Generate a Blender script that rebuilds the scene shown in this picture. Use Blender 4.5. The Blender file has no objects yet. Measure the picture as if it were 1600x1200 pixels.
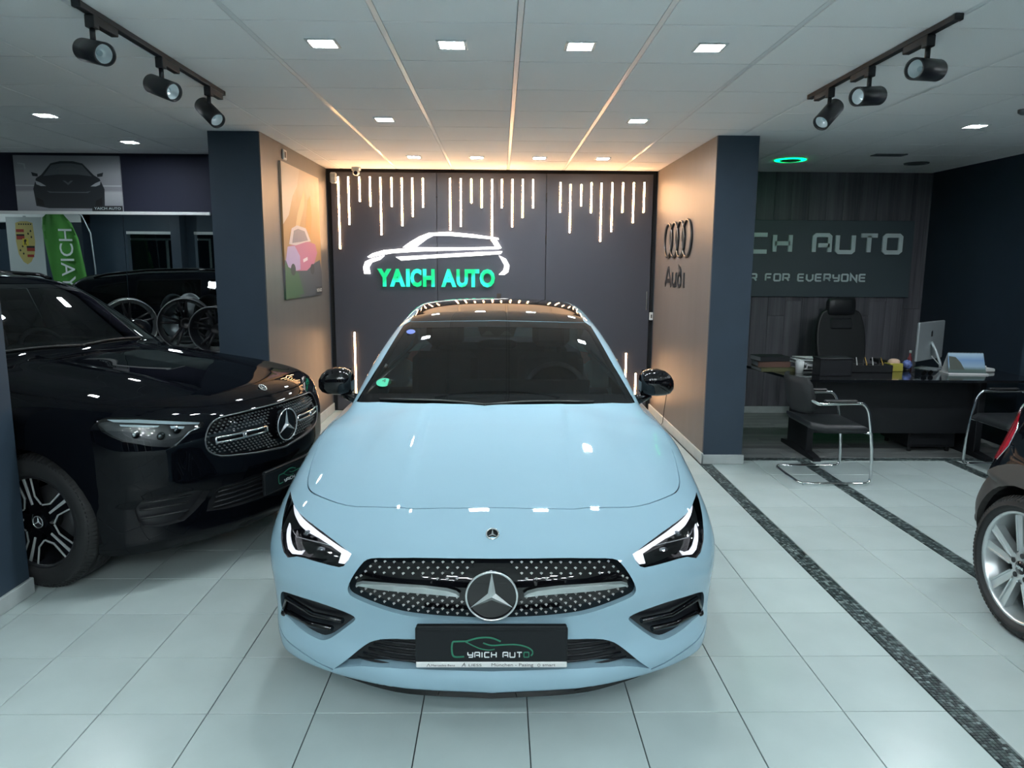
import bpy, bmesh, math, random
import numpy as np
from mathutils import Vector, Matrix

SC = bpy.context.scene
COL = SC.collection
PI = math.pi
rnd = random.Random(7)

# ------------------------------------------------------------------ camera, world, exposure
CAMZ, CEIL = 1.712, 2.77
cam_data = bpy.data.cameras.new('camera')
cam_data.sensor_fit = 'HORIZONTAL'
cam_data.sensor_width = 36.0
cam_data.lens = 1146.3 / 1600 * 36
cam_data.clip_start = 0.05
cam = bpy.data.objects.new('camera', cam_data)
COL.objects.link(cam)
cam.matrix_world = (Matrix.Translation((0, 0, CAMZ)) @ Matrix.Rotation(-0.0165, 4, 'Z')
                    @ Matrix.Rotation(PI / 2 - 0.1606, 4, 'X') @ Matrix.Rotation(0.0062, 4, 'Z'))
SC.camera = cam
world = bpy.data.worlds.new('night')
world.use_nodes = True
world.node_tree.nodes['Background'].inputs[0].default_value = (0.02, 0.03, 0.045, 1)
world.node_tree.nodes['Background'].inputs[1].default_value = 0.25
SC.world = world
SC.view_settings.view_transform = 'Standard'
SC.view_settings.look = 'None'
SC.view_settings.exposure = 0.32
SC.view_settings.gamma = 1.0
SC.view_settings.use_curve_mapping = False
SC.cycles.sample_clamp_indirect = 6.0
SC.cycles.max_bounces = 10
SC.cycles.diffuse_bounces = 4
SC.cycles.glossy_bounces = 5
SC.cycles.transparent_max_bounces = 12
LAMP = 268.0                      # radiance of a ceiling downlight
LAMP_COL = (0.90, 0.985, 1.02)
STRIP_COL = (1.0, 0.54, 0.25)     # warm LED strips of the alcove
STRIP = 46.0

# ------------------------------------------------------------------ materials
def mat(name, col, rough=0.5, metal=0.0, coat=0.0, spec=0.5, emit=None, strength=0.0, var=0.0, scale=6.0,
        stretch=(1, 1, 1), bump=0.0, rand=0.0, coat_rough=0.03, second=None):
    m = bpy.data.materials.new(name)
    m.use_nodes = True
    nt = m.node_tree
    b = nt.nodes['Principled BSDF']
    b.inputs['Base Color'].default_value = (*col, 1)
    b.inputs['Roughness'].default_value = rough
    b.inputs['Metallic'].default_value = metal
    b.inputs['Coat Weight'].default_value = coat
    b.inputs['Coat Roughness'].default_value = coat_rough
    b.inputs['Specular IOR Level'].default_value = spec
    if emit:
        b.inputs['Emission Color'].default_value = (*emit, 1)
        b.inputs['Emission Strength'].default_value = strength
    if var or bump:
        tc = nt.nodes.new('ShaderNodeTexCoord')
        mp = nt.nodes.new('ShaderNodeMapping')
        mp.inputs['Scale'].default_value = stretch
        nz = nt.nodes.new('ShaderNodeTexNoise')
        nz.inputs['Scale'].default_value = scale
        nz.inputs['Detail'].default_value = 6
        nt.links.new(tc.outputs['Object'], mp.inputs[0])
        nt.links.new(mp.outputs[0], nz.inputs['Vector'])
        if var:
            mx = nt.nodes.new('ShaderNodeMix')
            mx.data_type = 'RGBA'
            lo = second or tuple(c * (1 - var) for c in col)
            mx.inputs[6].default_value = (*lo, 1)
            mx.inputs[7].default_value = (*(min(1, c * (1 + var)) for c in col), 1)
            rp = nt.nodes.new('ShaderNodeMapRange')
            rp.inputs['From Min'].default_value = 0.3
            rp.inputs['From Max'].default_value = 0.7
            nt.links.new(nz.outputs[0], rp.inputs[0])
            nt.links.new(rp.outputs[0], mx.inputs[0])
            out = mx.outputs[2]
            if rand:
                oi = nt.nodes.new('ShaderNodeObjectInfo')
                hs = nt.nodes.new('ShaderNodeHueSaturation')
                mr = nt.nodes.new('ShaderNodeMapRange')
                mr.inputs['To Min'].default_value = 1 - rand
                mr.inputs['To Max'].default_value = 1 + rand
                nt.links.new(oi.outputs['Random'], mr.inputs[0])
                nt.links.new(mr.outputs[0], hs.inputs['Value'])
                nt.links.new(out, hs.inputs['Color'])
                out = hs.outputs[0]
            nt.links.new(out, b.inputs['Base Color'])
        if bump:
            bp = nt.nodes.new('ShaderNodeBump')
            bp.inputs['Strength'].default_value = bump
            bp.inputs['Distance'].default_value = 0.002
            nt.links.new(nz.outputs[0], bp.inputs['Height'])
            nt.links.new(bp.outputs[0], b.inputs['Normal'])
    return m

def glass(name, tint, refl=1.0):
    """thin tinted pane: tinted transmission plus a fresnel mirror"""
    m = bpy.data.materials.new(name)
    m.use_nodes = True
    nt = m.node_tree
    nt.nodes.remove(nt.nodes['Principled BSDF'])
    tr = nt.nodes.new('ShaderNodeBsdfTransparent')
    tr.inputs[0].default_value = (*tint, 1)
    gl = nt.nodes.new('ShaderNodeBsdfGlossy')
    gl.inputs['Color'].default_value = (refl, refl, refl, 1)
    gl.inputs['Roughness'].default_value = 0.02
    fr = nt.nodes.new('ShaderNodeFresnel')
    fr.inputs[0].default_value = 1.5
    mx = nt.nodes.new('ShaderNodeMixShader')
    nt.links.new(fr.outputs[0], mx.inputs[0])
    nt.links.new(tr.outputs[0], mx.inputs[1])
    nt.links.new(gl.outputs[0], mx.inputs[2])
    nt.links.new(mx.outputs[0], nt.nodes['Material Output'].inputs[0])
    return m

def wood(name, dark, light, scale, axis):
    m = mat(name, dark, rough=0.55)
    nt = m.node_tree
    b = nt.nodes['Principled BSDF']
    tc = nt.nodes.new('ShaderNodeTexCoord')
    mp = nt.nodes.new('ShaderNodeMapping')
    s = [scale * 9] * 3
    s[axis] = scale * 0.35
    mp.inputs['Scale'].default_value = s
    oi = nt.nodes.new('ShaderNodeObjectInfo')
    ml = nt.nodes.new('ShaderNodeMath')
    ml.operation = 'MULTIPLY'
    ml.inputs[1].default_value = 37.0
    nz = nt.nodes.new('ShaderNodeTexNoise')
    nz.noise_dimensions = '4D'
    nz.inputs['Scale'].default_value = 1.0
    nz.inputs['Detail'].default_value = 8
    nz.inputs['Roughness'].default_value = 0.65
    nt.links.new(oi.outputs['Random'], ml.inputs[0])
    nt.links.new(ml.outputs[0], nz.inputs['W'])
    nt.links.new(tc.outputs['Object'], mp.inputs[0])
    nt.links.new(mp.outputs[0], nz.inputs['Vector'])
    cr = nt.nodes.new('ShaderNodeValToRGB')
    cr.color_ramp.elements[0].position = 0.35
    cr.color_ramp.elements[0].color = (*dark, 1)
    cr.color_ramp.elements[1].position = 0.68
    cr.color_ramp.elements[1].color = (*light, 1)
    nt.links.new(nz.outputs[0], cr.inputs[0])
    nt.links.new(cr.outputs[0], b.inputs['Base Color'])
    return m

MT = dict(
    tile=mat('floor_porcelain', (0.425, 0.50, 0.495), rough=0.24, spec=0.30, var=0.05, scale=3, rand=0.035),
    grout=mat('grout', (0.02, 0.03, 0.033), rough=0.8),
    mosaic=mat('mosaic_stone', (0.11, 0.15, 0.155), rough=0.3, var=0.75, scale=38),
    plankfloor=wood('office_floor_wood', (0.20, 0.215, 0.215), (0.36, 0.38, 0.375), 1.0, 0),
    ceil=mat('ceiling_tile', (0.93, 0.93, 0.925), rough=0.8, var=0.04, scale=300, bump=0.25, rand=0.02),
    teebar=mat('tee_bar', (0.86, 0.87, 0.87), rough=0.3, metal=0.0, spec=0.8),
    darkgap=mat('dark_gap', (0.012, 0.013, 0.015), rough=0.8),
    wall=mat('wall_paint_slate', (0.025, 0.043, 0.066), rough=0.55, var=0.06, scale=4),
    wallside=mat('wall_panel_brown_grey', (0.150, 0.130, 0.122), rough=0.45, var=0.05, scale=2.5, stretch=(1, 3, 0.6)),
    wallsideleft=mat('wall_panel_grey', (0.100, 0.097, 0.096), rough=0.45, var=0.05, scale=2.5, stretch=(1, 3, 0.6)),
    walldark=mat('wall_paint_navy', (0.016, 0.028, 0.046), rough=0.6, var=0.08, scale=3),
    wallpurple=mat('wall_paint_plum', (0.022, 0.024, 0.040), rough=0.6, spec=0.08),
    spotcup=mat('spot_reflector', (0.80, 0.86, 0.88), rough=0.35, metal=0.55),
    panel=mat('sliding_panel', (0.060, 0.062, 0.078), rough=0.38, spec=0.35),
    base=mat('baseboard_stone', (0.42, 0.46, 0.46), rough=0.35, var=0.08, scale=10),
    woodwall=wood('wall_wood', (0.052, 0.052, 0.064), (0.165, 0.16, 0.185), 1.0, 2),
    black=mat('black_plastic', (0.012, 0.013, 0.015), rough=0.45),
    satin=mat('satin_black_metal', (0.010, 0.011, 0.014), rough=0.38),
    gloss=mat('gloss_black', (0.003, 0.003, 0.004), rough=0.5, coat=1.0, spec=0.0),
    stud=mat('stud_silver', (0.62, 0.64, 0.63), rough=0.4, metal=0.2),
    studdark=mat('stud_dark', (0.11, 0.12, 0.125), rough=0.35, metal=0.3),
    barsilver=mat('bar_silver', (0.40, 0.46, 0.46), rough=0.3, metal=0.55),
    plateblack=mat('plate_black', (0.006, 0.008, 0.010), rough=0.5, spec=0.25),
    chrome=mat('chrome', (0.80, 0.82, 0.83), rough=0.08, metal=1.0),
    satinchrome=mat('satin_chrome', (0.55, 0.58, 0.58), rough=0.25, metal=1.0),
    silver=mat('silver_alloy', (0.66, 0.70, 0.71), rough=0.28, metal=0.85),
    steel=mat('dark_steel', (0.16, 0.17, 0.18), rough=0.4, metal=0.8),
    rubber=mat('rubber', (0.013, 0.014, 0.015), rough=0.65, bump=0.2, var=0.1, scale=60),
    white_paint=mat('white_car_paint', (0.290, 0.442, 0.530), rough=0.5, coat=1.0, spec=0.0),
    black_paint=mat('black_car_paint', (0.0018, 0.0024, 0.004), rough=0.5, coat=0.45, spec=0.0, coat_rough=0.015),
    cladding=mat('grey_cladding', (0.042, 0.041, 0.040), rough=0.5),
    glass=glass('car_glass', (0.22, 0.27, 0.27)),
    darkglass=glass('privacy_glass', (0.06, 0.07, 0.07)),
    lens=glass('lamp_lens', (0.92, 0.94, 0.95)),
    pane=glass('shop_glass', (0.55, 0.6, 0.6)),
    frit=mat('glass_frit', (0.003, 0.004, 0.005), rough=0.5, coat=1.0, spec=0.0),
    interior=mat('car_interior', (0.030, 0.036, 0.038), rough=0.6),
    drl=mat('daytime_light', (0.9, 0.9, 0.9), rough=0.3, emit=(0.90, 0.91, 1.0), strength=0.72),
    wheelsilver=mat('machined_alloy', (0.50, 0.53, 0.53), rough=0.35, metal=0.25),
    badge=mat('badge_silver', (0.66, 0.70, 0.71), rough=0.22, metal=0.75),
    lampgrey=mat('lamp_inner', (0.035, 0.042, 0.046), rough=0.3),
    drloff=mat('light_guide', (0.62, 0.74, 0.78), rough=0.2, coat=1.0),
    reflector=mat('lamp_reflector', (0.30, 0.32, 0.34), rough=0.12, metal=1.0),
    redlens=mat('red_lens', (0.35, 0.008, 0.02), rough=0.12, coat=1.0),
    strip=mat('led_strip', (1, 1, 1), emit=STRIP_COL, strength=STRIP),
    neon=mat('neon_white', (1, 1, 1), emit=(1.0, 0.97, 0.93), strength=2.6),
    lamp=mat('lamp_diffuser', (1, 1, 1), emit=LAMP_COL, strength=LAMP),
    greenlamp=mat('green_led', (0, 0.3, 0.05), emit=(0.0, 1.0, 0.16), strength=7.0),
    whiteplastic=mat('white_plastic', (0.62, 0.64, 0.64), rough=0.4),
    aluminium=mat('aluminium', (0.44, 0.49, 0.51), rough=0.38, metal=0.6),
    mirror=mat('mirror_silver', (0.66, 0.74, 0.75), rough=0.0, metal=1.0),
    leather=mat('black_leather', (0.016, 0.018, 0.021), rough=0.42, bump=0.2, var=0.1, scale=90),
    mesh=mat('mesh_fabric', (0.010, 0.012, 0.014), rough=0.7, bump=0.3, var=0.15, scale=200),
    paper=mat('paper', (0.50, 0.53, 0.53), rough=0.7),
    lettergrey=mat('sign_letter_grey', (0.60, 0.70, 0.72), rough=0.45),
    letterwhite=mat('letter_white', (0.72, 0.76, 0.76), rough=0.5),
    plategreen=mat('plate_green', (0.015, 0.16, 0.09), rough=0.4),
    signboard=mat('sign_board', (0.052, 0.075, 0.090), rough=0.5),
    letterdark=mat('letter_gunmetal', (0.10, 0.10, 0.105), rough=0.3, metal=0.8),
    flag=mat('flag_green', (0.050, 0.22, 0.030), rough=0.7, var=0.12, scale=3),
    deskglass=mat('desk_black_glass', (0.006, 0.007, 0.009), rough=0.10, coat=0.6),
    deskwood=mat('desk_black_wood', (0.009, 0.010, 0.013), rough=0.5),
)

def flat(name, col, rough=0.5):
    k = 'flat_' + name
    if k not in MT:
        MT[k] = mat(name, col, rough)
    return MT[k]

# ------------------------------------------------------------------ object helpers
def put(o, parent=None):
    COL.objects.link(o)
    if parent is not None:
        o.parent = parent
    return o

def tag(o, label=None, cat=None, group=None, kind=None):
    if label: o['label'] = label
    if cat: o['category'] = cat
    if group: o['group'] = group
    if kind: o['kind'] = kind
    return o

def thing(name, label, cat, loc=(0, 0, 0), rotz=0.0, group=None):
    o = bpy.data.objects.new(name, None)
    o.empty_display_size = 0.1
    o.location = loc
    o.rotation_euler = (0, 0, rotz)
    put(o)
    return tag(o, label, cat, group)

def copy_tree(o, parent=None):
    c = o.copy()
    COL.objects.link(c)
    if parent is not None:
        c.parent = parent
    for ch in list(o.children):
        copy_tree(ch, c)
    return c

class M:
    """collects simple shapes into one mesh"""
    def __init__(s):
        s.v, s.f, s.mi, s.sm = [], [], [], []
        s.mats = []
        s.cur = 0
        s.smooth = False
    def use(s, m):
        if m not in s.mats:
            s.mats.append(m)
        s.cur = s.mats.index(m)
        return s
    def add(s, vs, fs, smooth=None):
        o = len(s.v)
        s.v.extend([tuple(map(float, p)) for p in vs])
        for f in fs:
            s.f.append(tuple(i + o for i in f))
            s.mi.append(s.cur)
            s.sm.append(s.smooth if smooth is None else smooth)
        return s
    def box(s, lo, hi, bev=0.0, rot=None, piv=None):
        lo, hi = np.array(lo, float), np.array(hi, float)
        c, h = (lo + hi) / 2, np.abs(hi - lo) / 2
        if bev <= 0:
            vs = [c + h * np.array(q) for q in [(-1, -1, -1), (1, -1, -1), (1, 1, -1), (-1, 1, -1), (-1, -1, 1), (1, -1, 1), (1, 1, 1), (-1, 1, 1)]]
            fs = [(0, 3, 2, 1), (4, 5, 6, 7), (0, 1, 5, 4), (1, 2, 6, 5), (2, 3, 7, 6), (3, 0, 4, 7)]
        else:
            b = min(bev, *(h * 0.98))
            vs, idx = [], {}
            for sx in (-1, 1):
                for sy in (-1, 1):
                    for sz in (-1, 1):
                        for a in range(3):
                            d = h - b
                            d[a] = h[a]
                            idx[sx, sy, sz, a] = len(vs)
                            vs.append(c + d * (sx, sy, sz))
            fs = []
            for a in range(3):
                u, w = (a + 1) % 3, (a + 2) % 3
                for sg in (-1, 1):
                    q = []
                    for su, sw in ((-1, -1), (1, -1), (1, 1), (-1, 1)):
                        t = [0, 0, 0]; t[a] = sg; t[u] = su; t[w] = sw
                        q.append(idx[t[0], t[1], t[2], a])
                    fs.append(tuple(q if sg > 0 else q[::-1]))
                for su in (-1, 1):
                    for sw in (-1, 1):
                        t0 = [0, 0, 0]; t0[a] = -1; t0[u] = su; t0[w] = sw
                        t1 = list(t0); t1[a] = 1
                        q = [idx[(*t0, u)], idx[(*t1, u)], idx[(*t1, w)], idx[(*t0, w)]]
                        fs.append(tuple(q if su * sw < 0 else q[::-1]))
            for sx in (-1, 1):
                for sy in (-1, 1):
                    for sz in (-1, 1):
                        q = [idx[sx, sy, sz, a] for a in range(3)]
                        fs.append(tuple(q if sx * sy * sz > 0 else q[::-1]))
        if rot is not None:
            p = c if piv is None else np.array(piv, float)
            R = np.array(rot.to_3x3())
            vs = [p + R @ (v - p) for v in vs]
        return s.add(vs, fs)
    def ring(s, rings, close=False, caps=True, smooth=True):
        """skin a list of rings of equal count"""
        n = len(rings[0])
        vs = [p for r in rings for p in r]
        fs = []
        K = len(rings)
        for k in range(K if close else K - 1):
            a, b = k * n, ((k + 1) % K) * n
            for i in range(n):
                j = (i + 1) % n
                fs.append((a + i, a + j, b + j, b + i))
        s.add(vs, fs, smooth)
        if caps and not close:
            o = len(s.v) - len(vs)
            for q in (tuple(range(n))[::-1], tuple(range((K - 1) * n, K * n))):
                s.f.append(tuple(i + o for i in q)); s.mi.append(s.cur); s.sm.append(False)
        return s
    def cyl(s, p0, p1, r0, r1=None, n=16, caps=True, smooth=True):
        p0, p1 = Vector(p0), Vector(p1)
        r1 = r0 if r1 is None else r1
        q = (p1 - p0).to_track_quat('Z', 'Y')
        rg = []
        for p, r in ((p0, r0), (p1, r1)):
            rg.append([p + q @ Vector((r * math.cos(2 * PI * i / n), r * math.sin(2 * PI * i / n), 0)) for i in range(n)])
        return s.ring(rg, caps=caps, smooth=smooth)
    def tube(s, path, r, n=10, close=False):
        P = [Vector(p) for p in path]
        K = len(P)
        rg = []
        prev = None
        for k in range(K):
            if close:
                t = P[(k + 1) % K] - P[k - 1]
            else:
                t = P[min(k + 1, K - 1)] - P[max(k - 1, 0)]
            t.normalize()
            if prev is None:
                a = Vector((0, 0, 1)) if abs(t.z) < 0.9 else Vector((1, 0, 0))
                x = t.cross(a).normalized()
            else:
                x = (prev - t * prev.dot(t)).normalized()
            prev = x
            y = t.cross(x)
            rr = r[k] if isinstance(r, (list, tuple)) else r
            rg.append([P[k] + x * (rr * math.cos(2 * PI * i / n)) + y * (rr * math.sin(2 * PI * i / n)) for i in range(n)])
        return s.ring(rg, close=close)
    def lathe(s, prof, o, axis, up, n=40, smooth=True):
        """revolve (along, radius) about axis through o"""
        ax, u = Vector(axis).normalized(), Vector(up).normalized()
        w = ax.cross(u)
        o = Vector(o)
        rg = [[o + ax * a + (u * math.cos(2 * PI * i / n) + w * math.sin(2 * PI * i / n)) * r for i in range(n)] for a, r in prof]
        return s.ring(rg, caps=False, smooth=smooth)
    def prism(s, poly, o, X, Y, d0, d1, smooth=False):
        """extrude a 2D polygon lying in plane o + x*X + y*Y from depth d0 to d1 along X x Y"""
        o, X, Y = Vector(o), Vector(X), Vector(Y)
        N = X.cross(Y).normalized()
        n = len(poly)
        area = sum(poly[i][0] * poly[(i + 1) % n][1] - poly[(i + 1) % n][0] * poly[i][1] for i in range(n))
        if area < 0:
            poly = poly[::-1]
        A = [o + X * p[0] + Y * p[1] + N * d0 for p in poly]
        B = [o + X * p[0] + Y * p[1] + N * d1 for p in poly]
        fs = [tuple(range(n))[::-1], tuple(range(n, 2 * n))]
        fs += [(i, (i + 1) % n, n + (i + 1) % n, n + i) for i in range(n)]
        return s.add(A + B, fs, smooth)
    def stroke(s, path, wd, o, X, Y, d0, d1, close=False):
        """flat raised line of width wd (number or list)"""
        P = [np.array(p, float) for p in path]
        K = len(P)
        L, R = [], []
        for k in range(K):
            a = P[k - 1] if (close or k > 0) else None
            b = P[(k + 1) % K] if (close or k < K - 1) else None
            t1 = (P[k] - a) if a is not None else None
            t2 = (b - P[k]) if b is not None else None
            n1 = np.array((-t1[1], t1[0])) / (np.hypot(*t1) + 1e-9) if t1 is not None else None
            n2 = np.array((-t2[1], t2[0])) / (np.hypot(*t2) + 1e-9) if t2 is not None else None
            n = n1 if n2 is None else (n2 if n1 is None else n1 + n2)
            n = n / (np.hypot(*n) + 1e-9)
            ref = n2 if n2 is not None else n1
            w = (wd[k] if isinstance(wd, (list, tuple)) else wd) / 2 / max(0.4, float(n @ ref))
            L.append(P[k] + n * w); R.append(P[k] - n * w)
        o, X, Y = Vector(o), Vector(X), Vector(Y)
        N = X.cross(Y).normalized()
        at = lambda p, d: o + X * float(p[0]) + Y * float(p[1]) + N * d
        vs = []
        for k in range(K):
            vs += [at(L[k], d0), at(L[k], d1), at(R[k], d1), at(R[k], d0)]
        fs = []
        for k in range(K if close else K - 1):
            a, b = 4 * k, 4 * ((k + 1) % K)
            for i in range(4):
                j = (i + 1) % 4
                fs.append((a + i, a + j, b + j, b + i))
        if not close:
            fs += [(0, 1, 2, 3), tuple(4 * (K - 1) + i for i in (3, 2, 1, 0))]
        return s.add(vs, fs, False)
    def ball(s, c, r, n=16, m=10, p=1.0):
        c = np.array(c, float); r = np.array(r, float) * np.ones(3)
        pw = lambda t: math.copysign(abs(t) ** p, t)
        rg = []
        for k in range(m + 1):
            th = -PI / 2 + PI * k / m
            rg.append([c + r * (pw(math.cos(th)) * pw(math.cos(2 * PI * i / n)), pw(math.cos(th)) * pw(math.sin(2 * PI * i / n)), pw(math.sin(th))) for i in range(n)])
        return s.ring(rg, caps=False)
    def build(s, name, m=None, parent=None, link=True):
        me = bpy.data.meshes.new(name)
        me.from_pydata(s.v, [], s.f)
        ms = s.mats if s.mats else [m]
        for x in ms:
            me.materials.append(x)
        me.polygons.foreach_set('material_index', s.mi)
        me.polygons.foreach_set('use_smooth', s.sm)
        me.update()
        o = bpy.data.objects.new(name, me)
        if link:
            put(o, parent)
        return o

def share(o, loc, parent=None, rot=None, name=None):
    c = bpy.data.objects.new(name or o.name.split('.')[0], o.data)
    c.location = loc
    if rot is not None:
        c.rotation_euler = rot
    return put(c, parent)

def text_mesh(txt, size, o, X, Y, depth, name, m, parent=None, align='LEFT', bold=0.0, width=None):
    cu = bpy.data.curves.new('t', 'FONT')
    cu.body = txt
    cu.size = size
    cu.extrude = depth / 2
    cu.offset = bold
    cu.resolution_u = 3
    cu.align_x = align
    ob = bpy.data.objects.new('t', cu)
    COL.objects.link(ob)
    dg = bpy.context.evaluated_depsgraph_get()
    me = bpy.data.meshes.new_from_object(ob.evaluated_get(dg))
    bpy.data.objects.remove(ob)
    bpy.data.curves.remove(cu)
    n = len(me.vertices)
    co = np.empty(n * 3)
    me.vertices.foreach_get('co', co)
    co = co.reshape(-1, 3)
    if width:
        co[:, 0] -= co[:, 0].min()
        w = co[:, 0].max() - co[:, 0].min()
        co[:, 0] *= width / w
        if align == 'CENTER':
            co[:, 0] -= width / 2
    o, X, Y = np.array(o, float), np.array(X, float), np.array(Y, float)
    N = np.cross(X, Y)
    p = o + co[:, :1] * X + co[:, 1:2] * Y + (co[:, 2:] + depth / 2) * N
    me.vertices.foreach_set('co', p.ravel())
    me.materials.clear()
    me.materials.append(m)
    me.name = name
    me.update()
    return put(bpy.data.objects.new(name, me), parent)

# squared stroke lettering, unit height, advance width per letter
GL = {
    'Y': (0.82, [[(0, 1), (0, .55), (.08, .45), (.82, .45)], [(.82, 1), (.82, .08), (.74, 0), (.15, 0)]]),
    'A': (0.82, [[(0, 0), (0, .9), (.1, 1), (.72, 1), (.82, .9), (.82, 0)], [(.22, .4), (.82, .4)]]),
    'I': (0.14, [[(.05, 0), (.05, 1)]]),
    'C': (0.80, [[(.8, 1), (.1, 1), (0, .9), (0, .1), (.1, 0), (.8, 0)]]),
    'H': (0.82, [[(0, 0), (0, 1)], [(.82, 0), (.82, 1)], [(0, .5), (.82, .5)]]),
    'U': (0.84, [[(0, 1), (0, .1), (.1, 0), (.74, 0), (.84, .1), (.84, 1)]]),
    'T': (0.84, [[(0, 1), (.84, 1)], [(.42, 1), (.42, 0)]]),
    'O': (0.84, [[(.1, 0), (.74, 0), (.84, .1), (.84, .9), (.74, 1), (.1, 1), (0, .9), (0, .1), 'c']]),
    'F': (0.78, [[(0, 0), (0, .9), (.1, 1), (.78, 1)], [(.2, .48), (.7, .48)]]),
    'R': (0.82, [[(0, 0), (0, 1), (.72, 1), (.82, .9), (.82, .5), (.72, .42), (.2, .42)], [(.5, .42), (.82, 0)]]),
    'E': (0.80, [[(.8, 1), (.1, 1), (0, .9), (0, .1), (.1, 0), (.8, 0)], [(.2, .5), (.75, .5)]]),
    'V': (0.84, [[(0, 1), (0, .25), (.3, 0), (.54, 0), (.84, .25), (.84, 1)]]),
    'N': (0.82, [[(0, 0), (0, 1), (.82, 0), (.82, 1)]]),
    ' ': (0.45, []),
}
def stroke_text(txt, h, wd, o, X, Y, d0, d1, name, mats, parent, spacing=0.34, per_letter=True, width=None):
    total = sum(GL[c][0] + spacing for c in txt) - spacing
    k = (width / (total * h)) if width else 1.0
    x = 0.0
    o = Vector(o); X = Vector(X); Y = Vector(Y)
    m = None
    outs = []
    for i, c in enumerate(txt):
        adv, ps = GL[c]
        if ps:
            if per_letter or m is None:
                m = M()
            m.use(mats[i] if isinstance(mats, list) else mats)
            for p in ps:
                cl = p[-1] == 'c'
                pts = [((x + q[0]) * h * k, q[1] * h) for q in p if q != 'c']
                m.stroke(pts, wd, o, X, Y, d0, d1, close=cl)
            if per_letter:
                outs.append(m.build(name, None, parent))
        x += adv + spacing
    if not per_letter:
        outs.append(m.build(name, None, parent))
    return outs

def arc(c, r, a0, a1, n=12):
    return [(c[0] + r * math.cos(a0 + (a1 - a0) * i / n), c[1] + r * math.sin(a0 + (a1 - a0) * i / n)) for i in range(n + 1)]

def smooth_poly(p, k=3, closed=True):
    """Catmull-Rom densified polyline"""
    P = np.array(p, float)
    n = len(P)
    out = []
    for i in range(n if closed else n - 1):
        a = P[i - 1] if (closed or i > 0) else P[i]
        b, c = P[i], P[(i + 1) % n]
        d = P[(i + 2) % n] if (closed or i + 2 < n) else c
        for j in range(k):
            t = j / k
            out.append(0.5 * (2 * b + (c - a) * t + (2 * a - 5 * b + 4 * c - d) * t * t + (3 * b - a - 3 * c + d) * t ** 3))
    if not closed:
        out.append(P[-1])
    return [tuple(q) for q in out]
# ------------------------------------------------------------------ the setting
def struct(m, name, mt, parent=None):
    o = m.build(name, mt, parent)
    if parent is None:
        o['kind'] = 'structure'
    return o

# projection, only to choose which floor and ceiling tiles lie in the picture (those become parts)
def in_view(x, y, z, pad=60):
    z -= CAMZ
    c, s = math.cos(.0165), math.sin(.0165)
    x, y = c * x - s * y, s * x + c * y
    c, s = math.cos(.1606), math.sin(.1606)
    y, z = c * y - s * z, s * y + c * z
    if y < .3:
        return False
    u, v = 800 + 1146.3 * x / y, 600 - 1146.3 * z / y
    return -pad < u < 1600 + pad and -pad < v < 1200 + pad

XW, XE, YN, YS = -11.0, 4.9, 8.55, -4.7     # outer limits of the hall
XA0, XA1, YP = -1.966, 1.78, 6.22           # alcove sides, front of the pillars
YM, YO = 7.52, 8.5                          # mirror wall, office back wall

floor = struct(M().box((XW, YS, -.06), (XE, YN + .4, -.008)), 'floor', MT['grout'])
xs = [-1.9455 + .4114 * i for i in range(-24, 9)] + [1.7525]
cells = [(a, b) for a, b in zip(xs[:-1], xs[1:])]
strips_x = [(1.757, 1.853), (2.668, 2.768), (4.0, 4.10)]
cells += [(1.857, 2.254), (2.254, 2.664), (2.772, 3.18), (3.18, 3.59), (3.59, 3.996), (4.104, 4.5), (4.5, 4.9)]
ys = [2.603 + .411 * j for j in range(-18, 10)]
Y_CROSS = (6.345, 6.435)
rows = list(zip(ys[:-1], ys[1:])) + [(ys[-1], 6.341)]
alc = [(6.341 + .411 * k, 6.341 + .411 * (k + 1)) for k in range(5)] + [(8.396, 8.6)]
tiles, cache, far = [], {}, M()
for a, b in cells:
    rr = rows + (alc if b < 1.8 else [])
    for c, d in rr:
        if d - c < .03: continue
        tiles.append((a, b, c, d))
vis = [t for t in tiles if in_view((t[0] + t[1]) / 2, (t[2] + t[3]) / 2, 0) and not (t[0] < -2.6 and t[3] > 5.2)]
vis.sort(key=lambda t: math.hypot((t[0] + t[1]) / 2, (t[2] + t[3]) / 2))
pick = set(vis[:260])
for t in tiles:
    a, b, c, d = t
    g = .0021
    if t in pick:
        k = (round(b - a, 3), round(d - c, 3))
        if k not in cache:
            w, h = (b - a) / 2 - g, (d - c) / 2 - g
            o = M().box((-w, -h, -.008), (w, h, 0), .0012).build('floor_tile', MT['tile'], floor)
            o.location = ((a + b) / 2, (c + d) / 2, 0)
            cache[k] = o
        else:
            share(cache[k], ((a + b) / 2, (c + d) / 2, 0), floor)
    else:
        far.box((a + g, c + g, -.008), (b - g, d - g, 0))
tag(far.build('floor_tiles_far', MT['tile'], floor), kind='stuff')
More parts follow.
